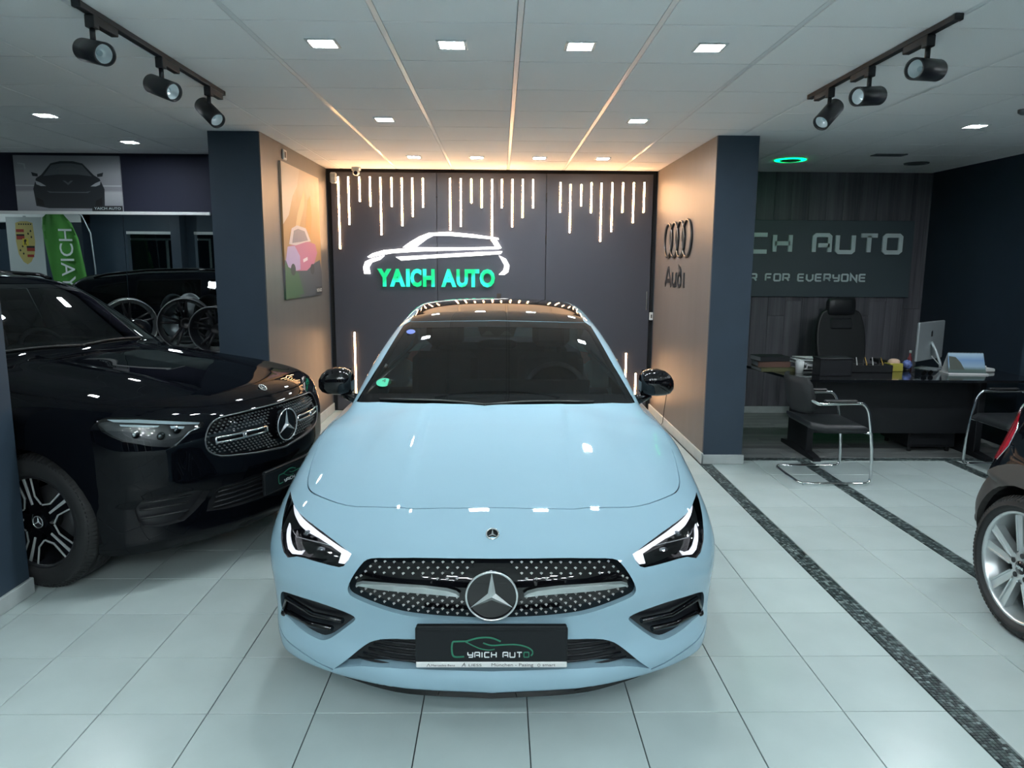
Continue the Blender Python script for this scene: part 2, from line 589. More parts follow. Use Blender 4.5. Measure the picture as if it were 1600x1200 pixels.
# mosaic bands of small stone chips
chips = [mat('mosaic_chip', c, rough=.3) for c in ((.020, .030, .033), (.060, .085, .088), (.14, .18, .18), (.24, .30, .295), (.034, .048, .05))]
def mosaic(x0, x1, y0, y1, name, step):
    m = M()
    nx = max(2, round((x1 - x0) / step)); ny = max(2, round((y1 - y0) / step))
    dx, dy = (x1 - x0) / nx, (y1 - y0) / ny
    g = step * .07
    for i in range(nx):
        for j in range(ny):
            m.use(rnd.choices(chips, (3, 4, 3, 1.2, 4))[0])
            a, b = x0 + i * dx, y0 + j * dy
            t = -.001 + rnd.random() * .001
            m.add([(a + g, b + g, t), (a + dx - g, b + g, t), (a + dx - g, b + dy - g, t), (a + g, b + dy - g, t),
                   (a + g, b + g, -.006), (a + dx - g, b + g, -.006), (a + dx - g, b + dy - g, -.006), (a + g, b + dy - g, -.006)],
                  [(0, 1, 2, 3), (0, 4, 5, 1), (1, 5, 6, 2), (2, 6, 7, 3), (3, 7, 4, 0)])
    tag(m.build(name, None, floor), 'dark speckled mosaic band set in the pale floor', kind='stuff')
for x0, x1 in strips_x:
    mosaic(x0, x1, 1.2, 6.341, 'mosaic_band', .0165)
mosaic(1.857, 4.9, Y_CROSS[0], Y_CROSS[1], 'mosaic_band', .02)
# darker plank floor of the office bay
pl = None
y = Y_CROSS[1] + .004
j = 0
while y < 8.5:
    h = min(.187, 8.5 - y)
    x = 1.857 if y < 6.3 else 2.16
    off = (j % 3) * .4
    edges = [XA1 + .34] + [e for e in (2.6 + off, 3.8 + off) if e < 4.85] + [4.9]
    for a, b in zip(edges[:-1], edges[1:]):
        o = M().box((-(b - a) / 2 + .001, -h / 2 + .001, -.008), ((b - a) / 2 - .001, h / 2 - .001, 0), .001).build('floor_plank', MT['plankfloor'], floor)
        o.location = ((a + b) / 2, y + h / 2, 0)
    y += h
    j += 1

# ceiling: slab, lay-in tiles, tee bars
ceiling = struct(M().box((XW, YS, CEIL + .03), (XE, YN + .4, CEIL + .10)), 'ceiling', MT['darkgap'])
T = .624
cx0, cy0 = .082, 3.463
i0, i1 = -18, 8
tl, cfar, ccache = [], M(), {}
for i in range(i0, i1):
    for j in range(-14, 9):
        a, b, c, d = cx0 + i * T, cx0 + (i + 1) * T, cy0 + j * T, cy0 + (j + 1) * T
        a, b, c, d = max(a, XW), min(b, XE), max(c, YS), min(d, YN)
        if b - a < .05 or d - c < .03: continue
        tl.append((a, b, c, d))
cv = [t for t in tl if in_view((t[0] + t[1]) / 2, (t[2] + t[3]) / 2, CEIL, 120) and t[0] > -5.2]
cpick = set(cv[:300])
for t in tl:
    a, b, c, d = t
    g, gy = .015, .0055
    if t in cpick:
        k = (round(b - a, 3), round(d - c, 3))
        if k not in ccache:
            w, h = (b - a) / 2 - g, (d - c) / 2 - gy
            o = M().box((-w, -h, 0), (w, h, .016), .002).build('ceiling_tile', MT['ceil'], ceiling)
            o.location = ((a + b) / 2, (c + d) / 2, CEIL)
            ccache[k] = o
        else:
            share(ccache[k], ((a + b) / 2, (c + d) / 2, CEIL), ceiling)
    else:
        cfar.box((a + g, c + gy, CEIL), (b - g, d - gy, CEIL + .016))
tag(cfar.build('ceiling_tiles_far', MT['ceil'], ceiling), kind='stuff')
for i in range(i0, i1 + 1):
    x = cx0 + i * T
    if XW < x < XE:
        M().box((x - .0125, YS, CEIL + .002), (x + .0125, YN, CEIL + .02)).build('tee_bar', MT['teebar'], ceiling)

# walls
struct(M().box((XA0 - .41, YP, 0), (XA0, YN + .05, CEIL)), 'wall_alcove_left', MT['wall'])
struct(M().box((XA1, YP, 0), (XA1 + .34, YN + .05, CEIL)), 'wall_alcove_right', MT['wall'])
def cover(name, x, sg, y0, y1, mt):
    """board lining on the alcove side of each pillar wall"""
    return struct(M().box((min(x, x + sg * .008), y0, .1), (max(x, x + sg * .008), y1, CEIL - .001)), name, mt)
cover('trim_1', XA0, 1, YP + .004, YN - .06, MT['wallsideleft'])
cover('trim_2', XA1, -1, YP + .004, YN - .06, MT['wallside'])
wb = struct(M().box((XA0 - .1, YN + .03, 0), (XA1 + .1, YN + .12, CEIL + .02)), 'wall_back', MT['darkgap'])
for a, b in ((XA0 + .05, -.728), (-.722, .516), (.522, XA1 - .05)):
    M().box((a, YN, .01), (b, YN + .035, 2.735), .002).build('wall_panel', MT['panel'], wb)
M().box((1.693, YN - .006, 1.20), (1.705, YN, 1.42), .003).build('panel_handle', MT['satinchrome'], wb)
for z in (2.47, 2.0, 1.3, .6):
    M().cyl((.519, YN - .006, z - .05), (.519, YN - .006, z + .05), .006, n=8).build('panel_hinge', MT['black'], wb)
M().box((-.735, YN - .006, 2.46), (-.715, YN, 2.475), .001).build('panel_latch', MT['black'], wb)
wo = struct(M().box((XA1 + .34, YO + .015, 0), (XE + .1, YO + .1, CEIL)), 'wall_office_back', MT['darkgap'])
pw = .197
x = XA1 + .34
k = 0
while x < XE:
    b = min(x + pw, XE)
    cut = (1.15 + .35 * ((k * 7) % 5) / 4)
    for z0, z1 in ((.08, cut), (cut, CEIL)):
        o = M().box((-(b - x) / 2 + .001, -.008, -(z1 - z0) / 2 + .0008), ((b - x) / 2 - .001, .008, (z1 - z0) / 2 - .0008), .0015).build('wall_plank', MT['woodwall'], wo)
        o.location = ((x + b) / 2, YO + .008 - .001 * (k % 2), (z0 + z1) / 2)
    x = b
    k += 1
struct(M().box((XE, YS, 0), (XE + .1, YO + .1, CEIL)), 'wall_right', MT['walldark'])
struct(M().box((XE - .11, 5.75, 0), (XE, 6.62, CEIL)), 'wall_right_pillar', MT['wall'])
struct(M().box((XW, YM, 0), (XA0 - .41, YM + .1, CEIL)), 'wall_mirror_side', MT['wallpurple'])
struct(M().box((XW - .1, YS, 0), (XW, YM + .1, CEIL)), 'wall_left', MT['wall'])
# near pillar at the picture's edge
struct(M().box((-2.95, 3.05, 0), (-2.452, 3.655, CEIL)), 'wall_pillar_near', MT['wall'])
def skirting(name, lo, hi):
    struct(M().box(lo, hi, .004), name, MT['base'])
skirting('baseboard_near_pillar', (-2.965, 3.035, 0), (-2.437, 3.67, .085))
skirting('baseboard_right_pillar', (XA1 - .016, YP - .016, 0), (XA1 + .356, YP, .085))
skirting('baseboard_alcove_right', (XA1 - .02, YP - .016, 0), (XA1 - .0, YN - .02, .10))
skirting('baseboard_left_pillar', (XA0 - .426, YP - .016, 0), (XA0 + .016, YP, .085))
skirting('baseboard_alcove_left', (XA0, YP - .016, 0), (XA0 + .02, YN - .02, .10))
skirting('baseboard_office', (XA1 + .34, YO - .012, 0), (XE, YO, .08))

# street side of the hall, behind and left of the viewpoint (seen in the wall mirror)
def glazed(name, axis, at, a, b, sill, head, openings, sgn, mt):
    """wall with glazed openings; axis 0 runs along x at y = at"""
    m = M()
    P = (lambda u, w, z: (u, at + w, z)) if axis == 0 else (lambda u, w, z: (at + w, u, z))
    def bx(u0, u1, z0, z1):
        p, q = P(u0, 0, z0), P(u1, .12 * sgn, z1)
        m.box(np.minimum(p, q), np.maximum(p, q))
    cur = a
    for u0, u1 in openings:
        bx(cur, u0, 0, CEIL)
        bx(u0, u1, head, CEIL)
        if sill > 0: bx(u0, u1, 0, sill)
        cur = u1
    bx(cur, b, 0, CEIL)
    struct(m, name, mt)
    for n, (u0, u1) in enumerate(openings):
        f = M()
        w = .05
        for v0, v1, z0, z1 in ((u0, u1, head - w, head), (u0, u1, sill, sill + w), (u1 - w, u1, sill, head)) + (((u0, u0 + w, sill, head), ((u0 + u1) / 2 - w / 2, (u0 + u1) / 2 + w / 2, sill, head)) if u1 - u0 > 1 else ()):
            p, q = P(v0, -.02 * sgn, z0), P(v1, .08 * sgn, z1)
            f.box(np.minimum(p, q), np.maximum(p, q), .004)
        win = struct(f, 'window_%d' % (len([o for o in COL.objects if o.name.startswith('window_')]) + 1), MT['whiteplastic'])
        g = M()
        p, q = P(u0 + w, .035 * sgn, sill + w), P(u1 - w, .041 * sgn, head - w)
        g.box(np.minimum(p, q), np.maximum(p, q))
        g.build('pane', MT['pane'], win)
glazed('wall_street', 0, YS, XW, XE, .0, 2.35, [(-9.9, -7.6), (-2.2, -.1), (.3, 2.4)], -1, MT['wall'])
glazed('wall_street_bay', 0, 1.2, XW, -4.6, .0, 2.28, [(-6.85, -5.98), (-5.62, -5.1)], -1, MT['wall'])
for n, (x0, x1) in enumerate(((-7.78, -7.5), (-5.93, -5.76))):
    struct(M().box((x0, 1.2, 0), (x1, 1.48, CEIL)), 'wall_street_pillar_%s' % 'ab'[n], MT['walldark'])
struct(M().box((-10.6, 1.2, 2.42), (-7.5, 1.5, CEIL)), 'wall_street_soffit', MT['ceil'])
# ------------------------------------------------------------------ lamps of the ceiling
def downlight(x, y, label, group=None, first=[]):
    if not first:
        t = thing('ceiling_downlight', label, 'light', (x, y, CEIL), 0, group)
        m = M()
        h, w = .074, .058
        for lo, hi in (((-h, -h, -.006), (h, -w, .004)), ((-h, w, -.006), (h, h, .004)), ((-h, -w, -.006), (-w, w, .004)), ((w, -w, -.006), (h, w, .004))):
            m.box(lo, hi, .002)
        m.build('frame', MT['whiteplastic'], t)
        M().box((-w, -w, -.002), (w, w, .003)).build('diffuser', MT['lamp'], t)
        first.append(t)
        return t
    c = copy_tree(first[0])
    c.location = (x, y, CEIL)
    c['label'] = label
    if group: c['group'] = group
    elif 'group' in c: del c['group']
    return c
G4 = 'square downlights over the white saloon'
for y, tx in ((3.79, 'in the nearest row of four'), (7.58, 'in the row of four by the back wall')):
    for x, px in ((-.865, 'leftmost'), (-.24, 'second from left'), (.385, 'second from right'), (1.02, 'rightmost')):
        downlight(x, y, 'lit square downlight, %s %s' % (px, tx), G4)
downlight(-.86, 5.67, 'lit square ceiling downlight, left one of the middle pair', G4)
downlight(1.01, 5.64, 'lit square ceiling downlight, right one of the middle pair', G4)
downlight(-3.32, 5.64, 'lit square ceiling downlight over the large black car', 'downlights over the mirror bay')
downlight(-3.29, 6.82, 'lit square ceiling downlight close to the wall above the mirror', 'downlights over the mirror bay')
downlight(3.58, 5.72, 'lit square ceiling downlight over the office desk')
for n, (x, y) in enumerate(((-.865, -.6), (1.02, -.6), (-.24, -.6), (.385, -.6), (-1.5, -1.4), (-.865, -1.4), (1.02, -1.4), (-.24, -1.4), (.385, -1.4), (1.65, -1.4), (-1.5, -2.2), (-.865, -2.2), (1.02, -2.2), (-.24, -2.2), (.385, -2.2), (1.65, -2.2), (-1.5, -3.2), (-.865, -3.2), (1.02, -3.2), (-.24, -3.2), (.385, -3.2), (1.65, -3.2), (-1.5, -4.1), (-.865, -4.1), (1.02, -4.1), (-.24, -4.1), (.385, -4.1), (1.65, -4.1), (3.4, 2.1), (3.58, 3.85), (4.55, 5.55), (4.4, 3.9), (2.5, 1.2), (-3.3, 1.9), (3.4, -.6), (-7.0, 4.2), (-8.8, 4.2), (-8.8, 2.4), (-6.4, 2.4), (-5.6, 4.6))):
    downlight(x, y, 'added unseen square downlight outside the picture, brightening the hall', 'added downlights outside the picture')  # unseen lamps added to brighten the saloon's front, the office and the hall
t = thing('ceiling_ring_light', 'round ceiling light glowing green above the office sign', 'light', (2.90, 7.57, CEIL))
m = M(); m.lathe([(-.002, .105), (-.012, .098), (-.012, .060), (-.004, .055)], (0, 0, 0), (0, 0, 1), (1, 0, 0), 32); m.build('trim_ring', MT['steel'], t)
m = M(); m.lathe([(-.003, .150), (-.006, .148), (-.006, .106), (-.001, .104)], (0, 0, 0), (0, 0, 1), (1, 0, 0), 32); m.build('light_ring', MT['greenlamp'], t)
m = M(); m.cyl((0, 0, -.009), (0, 0, -.001), .056, n=24); m.build('grille', MT['black'], t)
t = thing('ceiling_vent', 'grey rectangular air vent in the office ceiling', 'vent', (3.69, 7.18, CEIL))
m = M()
for lo, hi in (((-.15, -.06, -.008), (.15, -.048, .004)), ((-.15, .048, -.008), (.15, .06, .004)), ((-.15, -.048, -.008), (-.138, .048, .004)), ((.138, -.048, -.008), (.15, .048, .004))): m.box(lo, hi, .001)
m.build('frame', MT['steel'], t)
for k in range(5):
    m = M(); m.box((-.138, -.04 + k * .02 - .006, -.005), (.138, -.04 + k * .02 + .006, -.003), rot=Matrix.Rotation(.5, 3, 'X')); m.build('slat', MT['steel'], t)
M().box((-.138, -.048, .0), (.138, .048, .003)).build('backing', MT['darkgap'], t)
t = thing('ceiling_downlight_off', 'round unlit dark downlight next to the air vent', 'light', (4.26, 7.72, CEIL))
m = M(); m.lathe([(0, .12), (-.01, .115), (-.01, .085), (-.002, .08)], (0, 0, 0), (0, 0, 1), (1, 0, 0), 30); m.build('trim_ring', MT['steel'], t)
m = M(); m.cyl((0, 0, -.003), (0, 0, 0), .081, n=24); m.build('lens', MT['black'], t)
t = thing('smoke_detector', 'small dark round detector on the ceiling at the right edge', 'detector', (3.545, 5.13, CEIL))
m = M(); m.lathe([(0, .05), (-.02, .048), (-.032, .03), (-.034, 0)], (0, 0, 0), (0, 0, 1), (1, 0, 0), 24); m.build('housing', MT['steel'], t)

# track lights
def track(x, y0, y1, label):
    t = thing('light_track', label, 'light track', (x, y0, CEIL))
    M().box((-.017, 0, -.026), (.017, y1 - y0, -.0005), .002).build('rail', MT['satin'], t)
    M().box((-.019, -.012, -.028), (.019, .014, -.0005), .003).build('end_cap', MT['satin'], t)
    M().box((-.019, y1 - y0 - .014, -.028), (.019, y1 - y0 + .012, -.0005), .003).build('end_cap', MT['satin'], t)
def spot(x, y, aim, label, group):
    """cylinder spotlight under a track adapter; aim = direction of its beam"""
    t = thing('track_spotlight', label, 'spotlight', (x, y, CEIL - .026), 0, group)
    m = M()
    m.box((-.017, -.02, -.034), (.017, .15, .0), .003)
    m.box((-.020, -.062, -.052), (.020, -.018, .0), .003)
    m.build('adapter', MT['satin'], t)
    M().cyl((0, -.04, -.05), (0, -.04, -.108), .0115, n=12).build('stem', MT['satin'], t)
    a = Vector(aim).normalized()
    c = Vector((0, -.04, -.146))
    m = M()
    R, L = .048, .10
    up = Vector((0, 0, 1)) - a * a.z
    m.lathe([(-L, 0), (-L, R - .008), (-L + .008, R), (L - .004, R), (L, R - .003), (L, R - .008), (L - .02, R - .010)], c, a, up, 32)
    m.build('barrel', MT['satin'], t)
    m = M()
    m.lathe([(L - .018, R - .0095), (L - .045, R - .022), (L - .055, .012), (L - .05, 0)], c, a, up, 28)
    m.build('reflector', MT['spotcup'], t)
    m = M()
    m.cyl(c + a * (L - .056), c + a * (L - .048), .012, n=16)
    m.build('led', MT['drloff'], t)
track(-1.735, 3.235, 4.82, 'black ceiling track carrying three spotlights, above the left side of the saloon')
track(1.925, 3.27, 4.76, 'black ceiling track carrying three spotlights, above the right side of the saloon')
gl, gr_ = 'spotlights on the left track', 'spotlights on the right track'
spot(-1.735, 3.38, (.80, -.62, -.26), 'black cylinder spotlight nearest on the left track', gl)
spot(-1.735, 4.02, (.84, -.52, -.34), 'black cylinder spotlight in the middle of the left track', gl)
spot(-1.735, 4.64, (.66, -.52, -.58), 'black cylinder spotlight farthest on the left track, tilted down', gl)
spot(1.925, 3.52, (-.84, -.52, -.10), 'black cylinder spotlight nearest on the right track', gr_)
spot(1.925, 4.05, (-.85, -.50, -.14), 'black cylinder spotlight in the middle of the right track', gr_)
spot(1.925, 4.52, (-.66, -.50, -.62), 'black cylinder spotlight farthest on the right track, tilted down', gr_)

# ------------------------------------------------------------------ lit strips and sign on the sliding panels
strips = [(-1.830, 2.681, 1.884), (-1.716, 2.682, 2.154), (-1.592, 2.683, 2.411), (-1.474, 2.684, 2.359), (-1.356, 2.680, 2.040), (-1.232, 2.681, 2.357), (-1.117, 2.675, 2.145), (-.997, 2.676, 2.248), (-.879, 2.673, 2.351),
          (-.572, 2.675, 2.099), (-.452, 2.673, 2.141), (-.332, 2.670, 2.403), (-.216, 2.671, 2.351), (-.099, 2.669, 1.985), (.014, 2.670, 2.351), (.132, 2.670, 2.140), (.249, 2.671, 2.244), (.366, 2.669, 2.351),
          (.676, 2.640, 2.307), (.790, 2.619, 2.081), (.913, 2.620, 2.380), (1.028, 2.639, 2.303), (1.141, 2.636, 1.985), (1.265, 2.641, 2.094), (1.386, 2.642, 2.309), (1.508, 2.643, 2.196), (1.628, 2.647, 2.311)]
def led(x, z1, z0, label, group, first=[]):
    t = thing('led_strip_light', label, 'light', (x, YN, z1), 0, group)
    M().box((-.011, -.006, z0 - z1 - .004), (.011, -.0002, .004), .001).build('channel', MT['aluminium'], t)
    M().box((-.0085, -.010, z0 - z1), (.0085, -.006, 0), .001).build('diffuser', MT['strip'], t)
ords = ['first', 'second', 'third', 'fourth', 'fifth', 'sixth', 'seventh', 'eighth', 'ninth']
for n, (x, z1, z0) in enumerate(strips):
    g, k = n // 9, n % 9
    led(x, z1, z0, 'vertical lit strip, %s from the left of nine on the %s back panel' % (ords[k], ('left', 'middle', 'right')[g]), 'lit strips on the %s sliding panel' % ('left', 'middle', 'right')[g])
led(-1.694, .93, .12, 'tall lit strip low on the back wall behind the left door mirror', 'low lit strips on the back wall')
led(1.480, .70, .12, 'low lit strip on the back wall, inner of two beside the right mirror', 'low lit strips on the back wall')
led(1.600, .46, .12, 'short lit strip low on the back wall beside the right door mirror', 'low lit strips on the back wall')

sgn = thing('wall_sign', 'illuminated sign of a white car outline over green lettering on the back wall', 'sign', (-.73, YN, 1.46))
def S(pts): return [(x + .73, z - 1.46) for x, z in pts]
O, X_, Z_ = (0, 0, 0), (1, 0, 0), (0, 0, 1)
for nm, poly in (('roof_outline', [(-1.115, 1.905), (-1.039, 1.961), (-.929, 2.025), (-.819, 2.068), (-.6, 2.081), (-.326, 2.058), (-.025, 2.018), (-.02, 1.998), (-.326, 2.020), (-.6, 2.040), (-.764, 2.038), (-.838, 2.002), (-.960, 1.912)]),
                 ('belt_outline', [(-.949, 1.906), (-1.113, 1.892), (-1.333, 1.872), (-1.461, 1.835), (-1.520, 1.796), (-1.500, 1.785), (-1.407, 1.808), (-1.242, 1.838), (-.968, 1.858), (-.418, 1.880), (-.02, 1.893), (.012, 1.905), (-.04, 1.990), (-.105, 1.985), (-.060, 1.918), (-.418, 1.906)]),
                 ('sill_outline', [(-1.197, 1.797), (-1.134, 1.757), (-.785, 1.786), (-.235, 1.818), (.003, 1.838), (.022, 1.866), (-.235, 1.859), (-.785, 1.822)]),
                 ('front_outline', [(-1.325, 1.812), (-1.375, 1.765), (-1.470, 1.733), (-1.505, 1.679), (-1.492, 1.604), (-1.560, 1.604), (-1.571, 1.678), (-1.546, 1.742), (-1.463, 1.780)]),
                 ('rear_outline', [(-.02, 1.822), (.062, 1.782), (.103, 1.707), (.090, 1.634), (.045, 1.601), (-.018, 1.604), (.032, 1.652), (.046, 1.706), (.025, 1.745)])):
    m = M()
    m.prism(S(poly), O, X_, Z_, .0, .030)
    m.build(nm, MT['neon'], sgn)
def greenletter(k):
    m = bpy.data.materials.new('letter_glow')
    m.use_nodes = True
    nt = m.node_tree
    b = nt.nodes['Principled BSDF']
    tc = nt.nodes.new('ShaderNodeTexCoord'); nz = nt.nodes.new('ShaderNodeTexNoise')
    nz.inputs['Scale'].default_value = 7.0
    nz.inputs['Detail'].default_value = 0
    cr = nt.nodes.new('ShaderNodeValToRGB')
    cr.color_ramp.elements[0].position = .42; cr.color_ramp.elements[0].color = (.0, .42, .13, 1)
    cr.color_ramp.elements[1].position = .58; cr.color_ramp.elements[1].color = (.03, .95, .62, 1)
    nt.links.new(tc.outputs['Object'], nz.inputs[0]); nt.links.new(nz.outputs[0], cr.inputs[0])
    nt.links.new(cr.outputs[0], b.inputs['Emission Color'])
    b.inputs['Emission Strength'].default_value = 1.15
    b.inputs['Base Color'].default_value = (.0, .3, .12, 1)
    return m
lg_ = greenletter(0)
xs_ = [('Y', .0, .157), ('A', .142, .172), ('I', .328, .040), ('C', .378, .124), ('H', .520, .134), ('A', .730, .172), ('U', .905, .130), ('T', 1.028, .138), ('O', 1.172, .174)]
for c, x, w in xs_:
    text_mesh(c, .262, (-.680 + x, 0, .012), X_, Z_, .035, 'letter', lg_, sgn, width=w, bold=.012)

# detectors and camera at the alcove ceiling
t = thing('security_camera', 'small grey dome camera under the ceiling at the back wall', 'camera', (-1.60, 8.42, CEIL))
m = M(); m.lathe([(0, .052), (-.03, .052), (-.038, .045)], (0, 0, 0), (0, 0, 1), (1, 0, 0), 24); m.build('mount', MT['aluminium'], t)
m = M(); m.ball((0, -.005, -.052), .040, 18, 12); m.build('housing', MT['aluminium'], t)
m = M(); m.cyl((0, -.038, -.062), (0, -.05, -.066), .021, n=20); m.build('lens', MT['gloss'], t)
t = thing('motion_sensor', 'small white sensor box in the left back corner below the ceiling', 'sensor', (-1.86, 8.44, 2.655))
m = M(); m.box((-.035, -.03, -.055), (.035, .03, .06), .012); m.build('housing', MT['aluminium'], t)
m = M(); m.box((-.024, -.034, -.04), (.024, -.028, .0), .006); m.build('lens', MT['paper'], t)
m = M(); m.box((-.01, .02, -.02), (.01, .11, .02), .004); m.build('bracket', MT['aluminium'], t)
t = thing('wall_thermostat', 'small white device high on the left alcove wall above the poster', 'thermostat', (XA0 + .008, 6.88, 2.68))
m = M(); m.box((0, -.05, -.045), (.018, .05, .045), .006); m.build('housing', MT['whiteplastic'], t)
m = M(); m.box((.018, -.022, -.026), (.0195, .022, .026)); m.build('window', MT['black'], t)
t = thing('wall_socket', 'white socket with a cable on the right alcove wall beside the door mirror', 'socket', (XA1 - .008, 7.50, .47))
m = M(); m.box((-.012, -.045, -.045), (0, .045, .045), .004); m.build('plate', MT['whiteplastic'], t)
m = M(); m.cyl((-.040, 0, 0), (-.012, 0, 0), .028, n=20); m.build('plug', MT['whiteplastic'], t)
m = M(); m.tube([(-.03, 0, -.02), (-.03, .06, -.14), (-.025, .14, -.28), (-.022, .2, -.42), (-.03, .26, -.465)], .004, 6); m.build('cable', MT['black'], t)
t = thing('door_latch_box', 'small white latch box at the right end of the sliding panels', 'latch', (1.755, YN - .01, 1.135))
m = M(); m.box((-.02, -.02, -.045), (.02, .01, .045), .004); m.build('housing', MT['whiteplastic'], t)
m = M(); m.box((-.008, -.024, -.02), (.008, -.02, .02), .002); m.build('latch_plate', MT['satinchrome'], t)

# rings emblem and lettering on the right alcove wall (read from the far end to the near)
t = thing('ring_emblem', 'dark four interlocking rings emblem on the right alcove wall', 'emblem', (XA1 - .008, 7.43, 1.975))
R = .168
for k in range(4):
    yc_ = .385 - k * .257
    m = M()
    m.tube([(-.012, yc_ + R * math.cos(a), R * 1.02 * math.sin(a)) for a in [2 * PI * i / 48 for i in range(48)]], .012, 8, close=True)
    m.build('ring', MT['letterdark'], t)
t = thing('wall_lettering', 'dark four-letter word mounted below the rings emblem', 'lettering', (XA1 - .008, 7.43, 1.505))
o_, Xr, Zr = (0, 0, 0), (0, -1, 0), (0, 0, 1)
H = .185
def lt(paths, close=()):
    m = M()
    for n, p in enumerate(paths):
        m.stroke(p, .038, o_, Xr, Zr, .0, .008, close=n in close)
    m.build('letter', MT['letterdark'], t)
sh_ = lambda p, dx: [(x + dx, z) for x, z in p]
lt([sh_([(0, 0), (.12, H), (.15, H), (.27, 0)], -.49), sh_([(.06, .055), (.21, .055)], -.49)])
lt([sh_([(0, .145), (0, .05), (.03, .015), (.11, .015), (.15, .05)], -.165), sh_([(.155, .145), (.155, 0)], -.165)])
lt([sh_(arc((.085, .078), .065, 0, 2 * PI * 19 / 20, 19), .05), sh_([(.15, .09), (.135, .15), (.10, .185), (.03, .205)], .05)], close=(0,))
lt([sh_([(0, 0), (0, .145)], .31)])

# poster of a pink sports car on the left alcove wall
def picture(name, label, cat, o, X, Y, w, h, backmat, group=None):
    t = thing(name, label, cat, o)
    m = M()
    m.prism([(-w / 2, -h / 2), (w / 2, -h / 2), (w / 2, h / 2), (-w / 2, h / 2)], (0, 0, 0), X, Y, .0, .018)
    p = m.build('print', backmat, t)
    lv = [.018]
    def shape(poly, mt, nm='printed_shape'):
        lv[0] += .0003
        q = M()
        q.prism([(x * w / 2, y * h / 2) for x, y in poly], (0, 0, 0), X, Y, lv[0] - .0002, lv[0])
        return q.build(nm, mt, p)
    def word(txt, x, y, size, mt, width):
        lv[0] += .0003
        q = Vector(X) * (x * w / 2) + Vector(Y) * (y * h / 2) + Vector(X).cross(Vector(Y)) * lv[0]
        text_mesh(txt, size, tuple(q), X, Y, .0004, 'printed_lettering', mt, p, width=width)
    return shape, word
def gradient(name, stops, axis, lo, hi, noise=0.0, rough=.5):
    """flat print whose ink runs through the given colours along one axis of the sheet"""
    m = mat(name, stops[0][1], rough)
    nt = m.node_tree
    tc = nt.nodes.new('ShaderNodeTexCoord'); sp = nt.nodes.new('ShaderNodeSeparateXYZ'); mr = nt.nodes.new('ShaderNodeMapRange')
    cr = nt.nodes.new('ShaderNodeValToRGB'); nz = nt.nodes.new('ShaderNodeTexNoise'); ad = nt.nodes.new('ShaderNodeMath')
    nz.inputs['Scale'].default_value = 5.0; nz.inputs['Detail'].default_value = 5
    ad.operation = 'MULTIPLY_ADD'; ad.inputs[1].default_value = noise
    mr.inputs['From Min'].default_value = lo; mr.inputs['From Max'].default_value = hi
    nt.links.new(tc.outputs['Object'], sp.inputs[0]); nt.links.new(sp.outputs[axis], mr.inputs[0])
    nt.links.new(tc.outputs['Object'], nz.inputs['Vector'])
    nt.links.new(nz.outputs[0], ad.inputs[0]); nt.links.new(mr.outputs[0], ad.inputs[2])
    nt.links.new(ad.outputs[0], cr.inputs[0])
    e = cr.color_ramp.elements
    while len(e) < len(stops): e.new(.5)
    for k, (p, c) in enumerate(stops):
        e[k].position = p; e[k].color = (*c, 1)
    nt.links.new(cr.outputs[0], nt.nodes['Principled BSDF'].inputs['Base Color'])
    return m
pm = gradient('autumn print', [(0, (.03, .05, .035)), (.18, (.045, .09, .05)), (.34, (.16, .14, .16)), (.42, (.30, .17, .07)), (.62, (.38, .20, .075)), (.85, (.36, .22, .11)), (1.0, (.46, .36, .27))], 2, -.66, .66, .22)
shp, wrd = picture('wall_poster', 'tall poster of a pink sports car on an autumn road, left alcove wall', 'poster', (XA0 + .008, 7.40, 2.0), (0, 1, 0), (0, 0, 1), 1.36, 1.22, pm)
f_ = flat
shp([(-1, 1), (-.1, 1), (-.25, .72), (-.5, .55), (-.72, .25), (-1, .1)], f_('poster sky', (.50, .42, .34)))
shp([(-.5, -.05), (-.3, .28), (-.1, .5), (.12, .72), (.1, .45), (-.2, .12), (-.35, -.08)], f_('poster branch', (.50, .33, .17)))
shp([(.1, .1), (.3, .55), (.45, .65), (.5, .3), (.4, .0)], f_('poster amber', (.40, .19, .05)))
shp([(-1, -.42), (.1, -.55), (.9, -.40), (1, -.62), (1, -1), (-.2, -1), (-1, -.85)], f_('poster road', (.055, .06, .075)))
shp([(-1, -.45), (-.35, -.62), (-.1, -.95), (-1, -.98)], f_('poster grass', (.045, .095, .05)))
shp([(-.95, -.42), (-.85, -.22), (-.55, -.18), (.1, -.10), (.65, -.14), (.75, -.28), (.55, -.46), (.1, -.58), (-.5, -.58), (-.85, -.52)], f_('poster pink', (.40, .13, .21)))
shp([(-.95, -.42), (-.85, -.22), (-.50, -.20), (-.25, -.35), (-.25, -.56), (-.5, -.58), (-.85, -.52)], f_('poster lilac', (.36, .27, .44)))
shp([(-.78, -.18), (-.62, .06), (-.35, .12), (.12, .10), (.38, -.10), (.1, -.12), (-.45, -.19)], f_('poster cream', (.50, .42, .42)))
shp([(-.62, -.16), (-.52, .03), (-.3, .07), (.05, .05), (.22, -.09), (-.2, -.13)], f_('poster glass', (.20, .17, .20)))
shp([(-.1, -.40), (.15, -.36), (.16, -.41), (-.08, -.45)], f_('poster lamp', (.60, .52, .56)))
for x in (-.62, .42):
    shp([(x + .12 * math.cos(a), -.56 + .09 * math.sin(a)) for a in [2 * PI * i / 18 for i in range(18)]], f_('poster tyre', (.03, .03, .035)))
shp([(.60, -.86), (.97, -.86), (.97, -.98), (.60, -.98)], f_('poster tag', (.03, .03, .035)))
wrd('YAICH AUTO', .63, -.95, .05, MT['letterwhite'], .22)

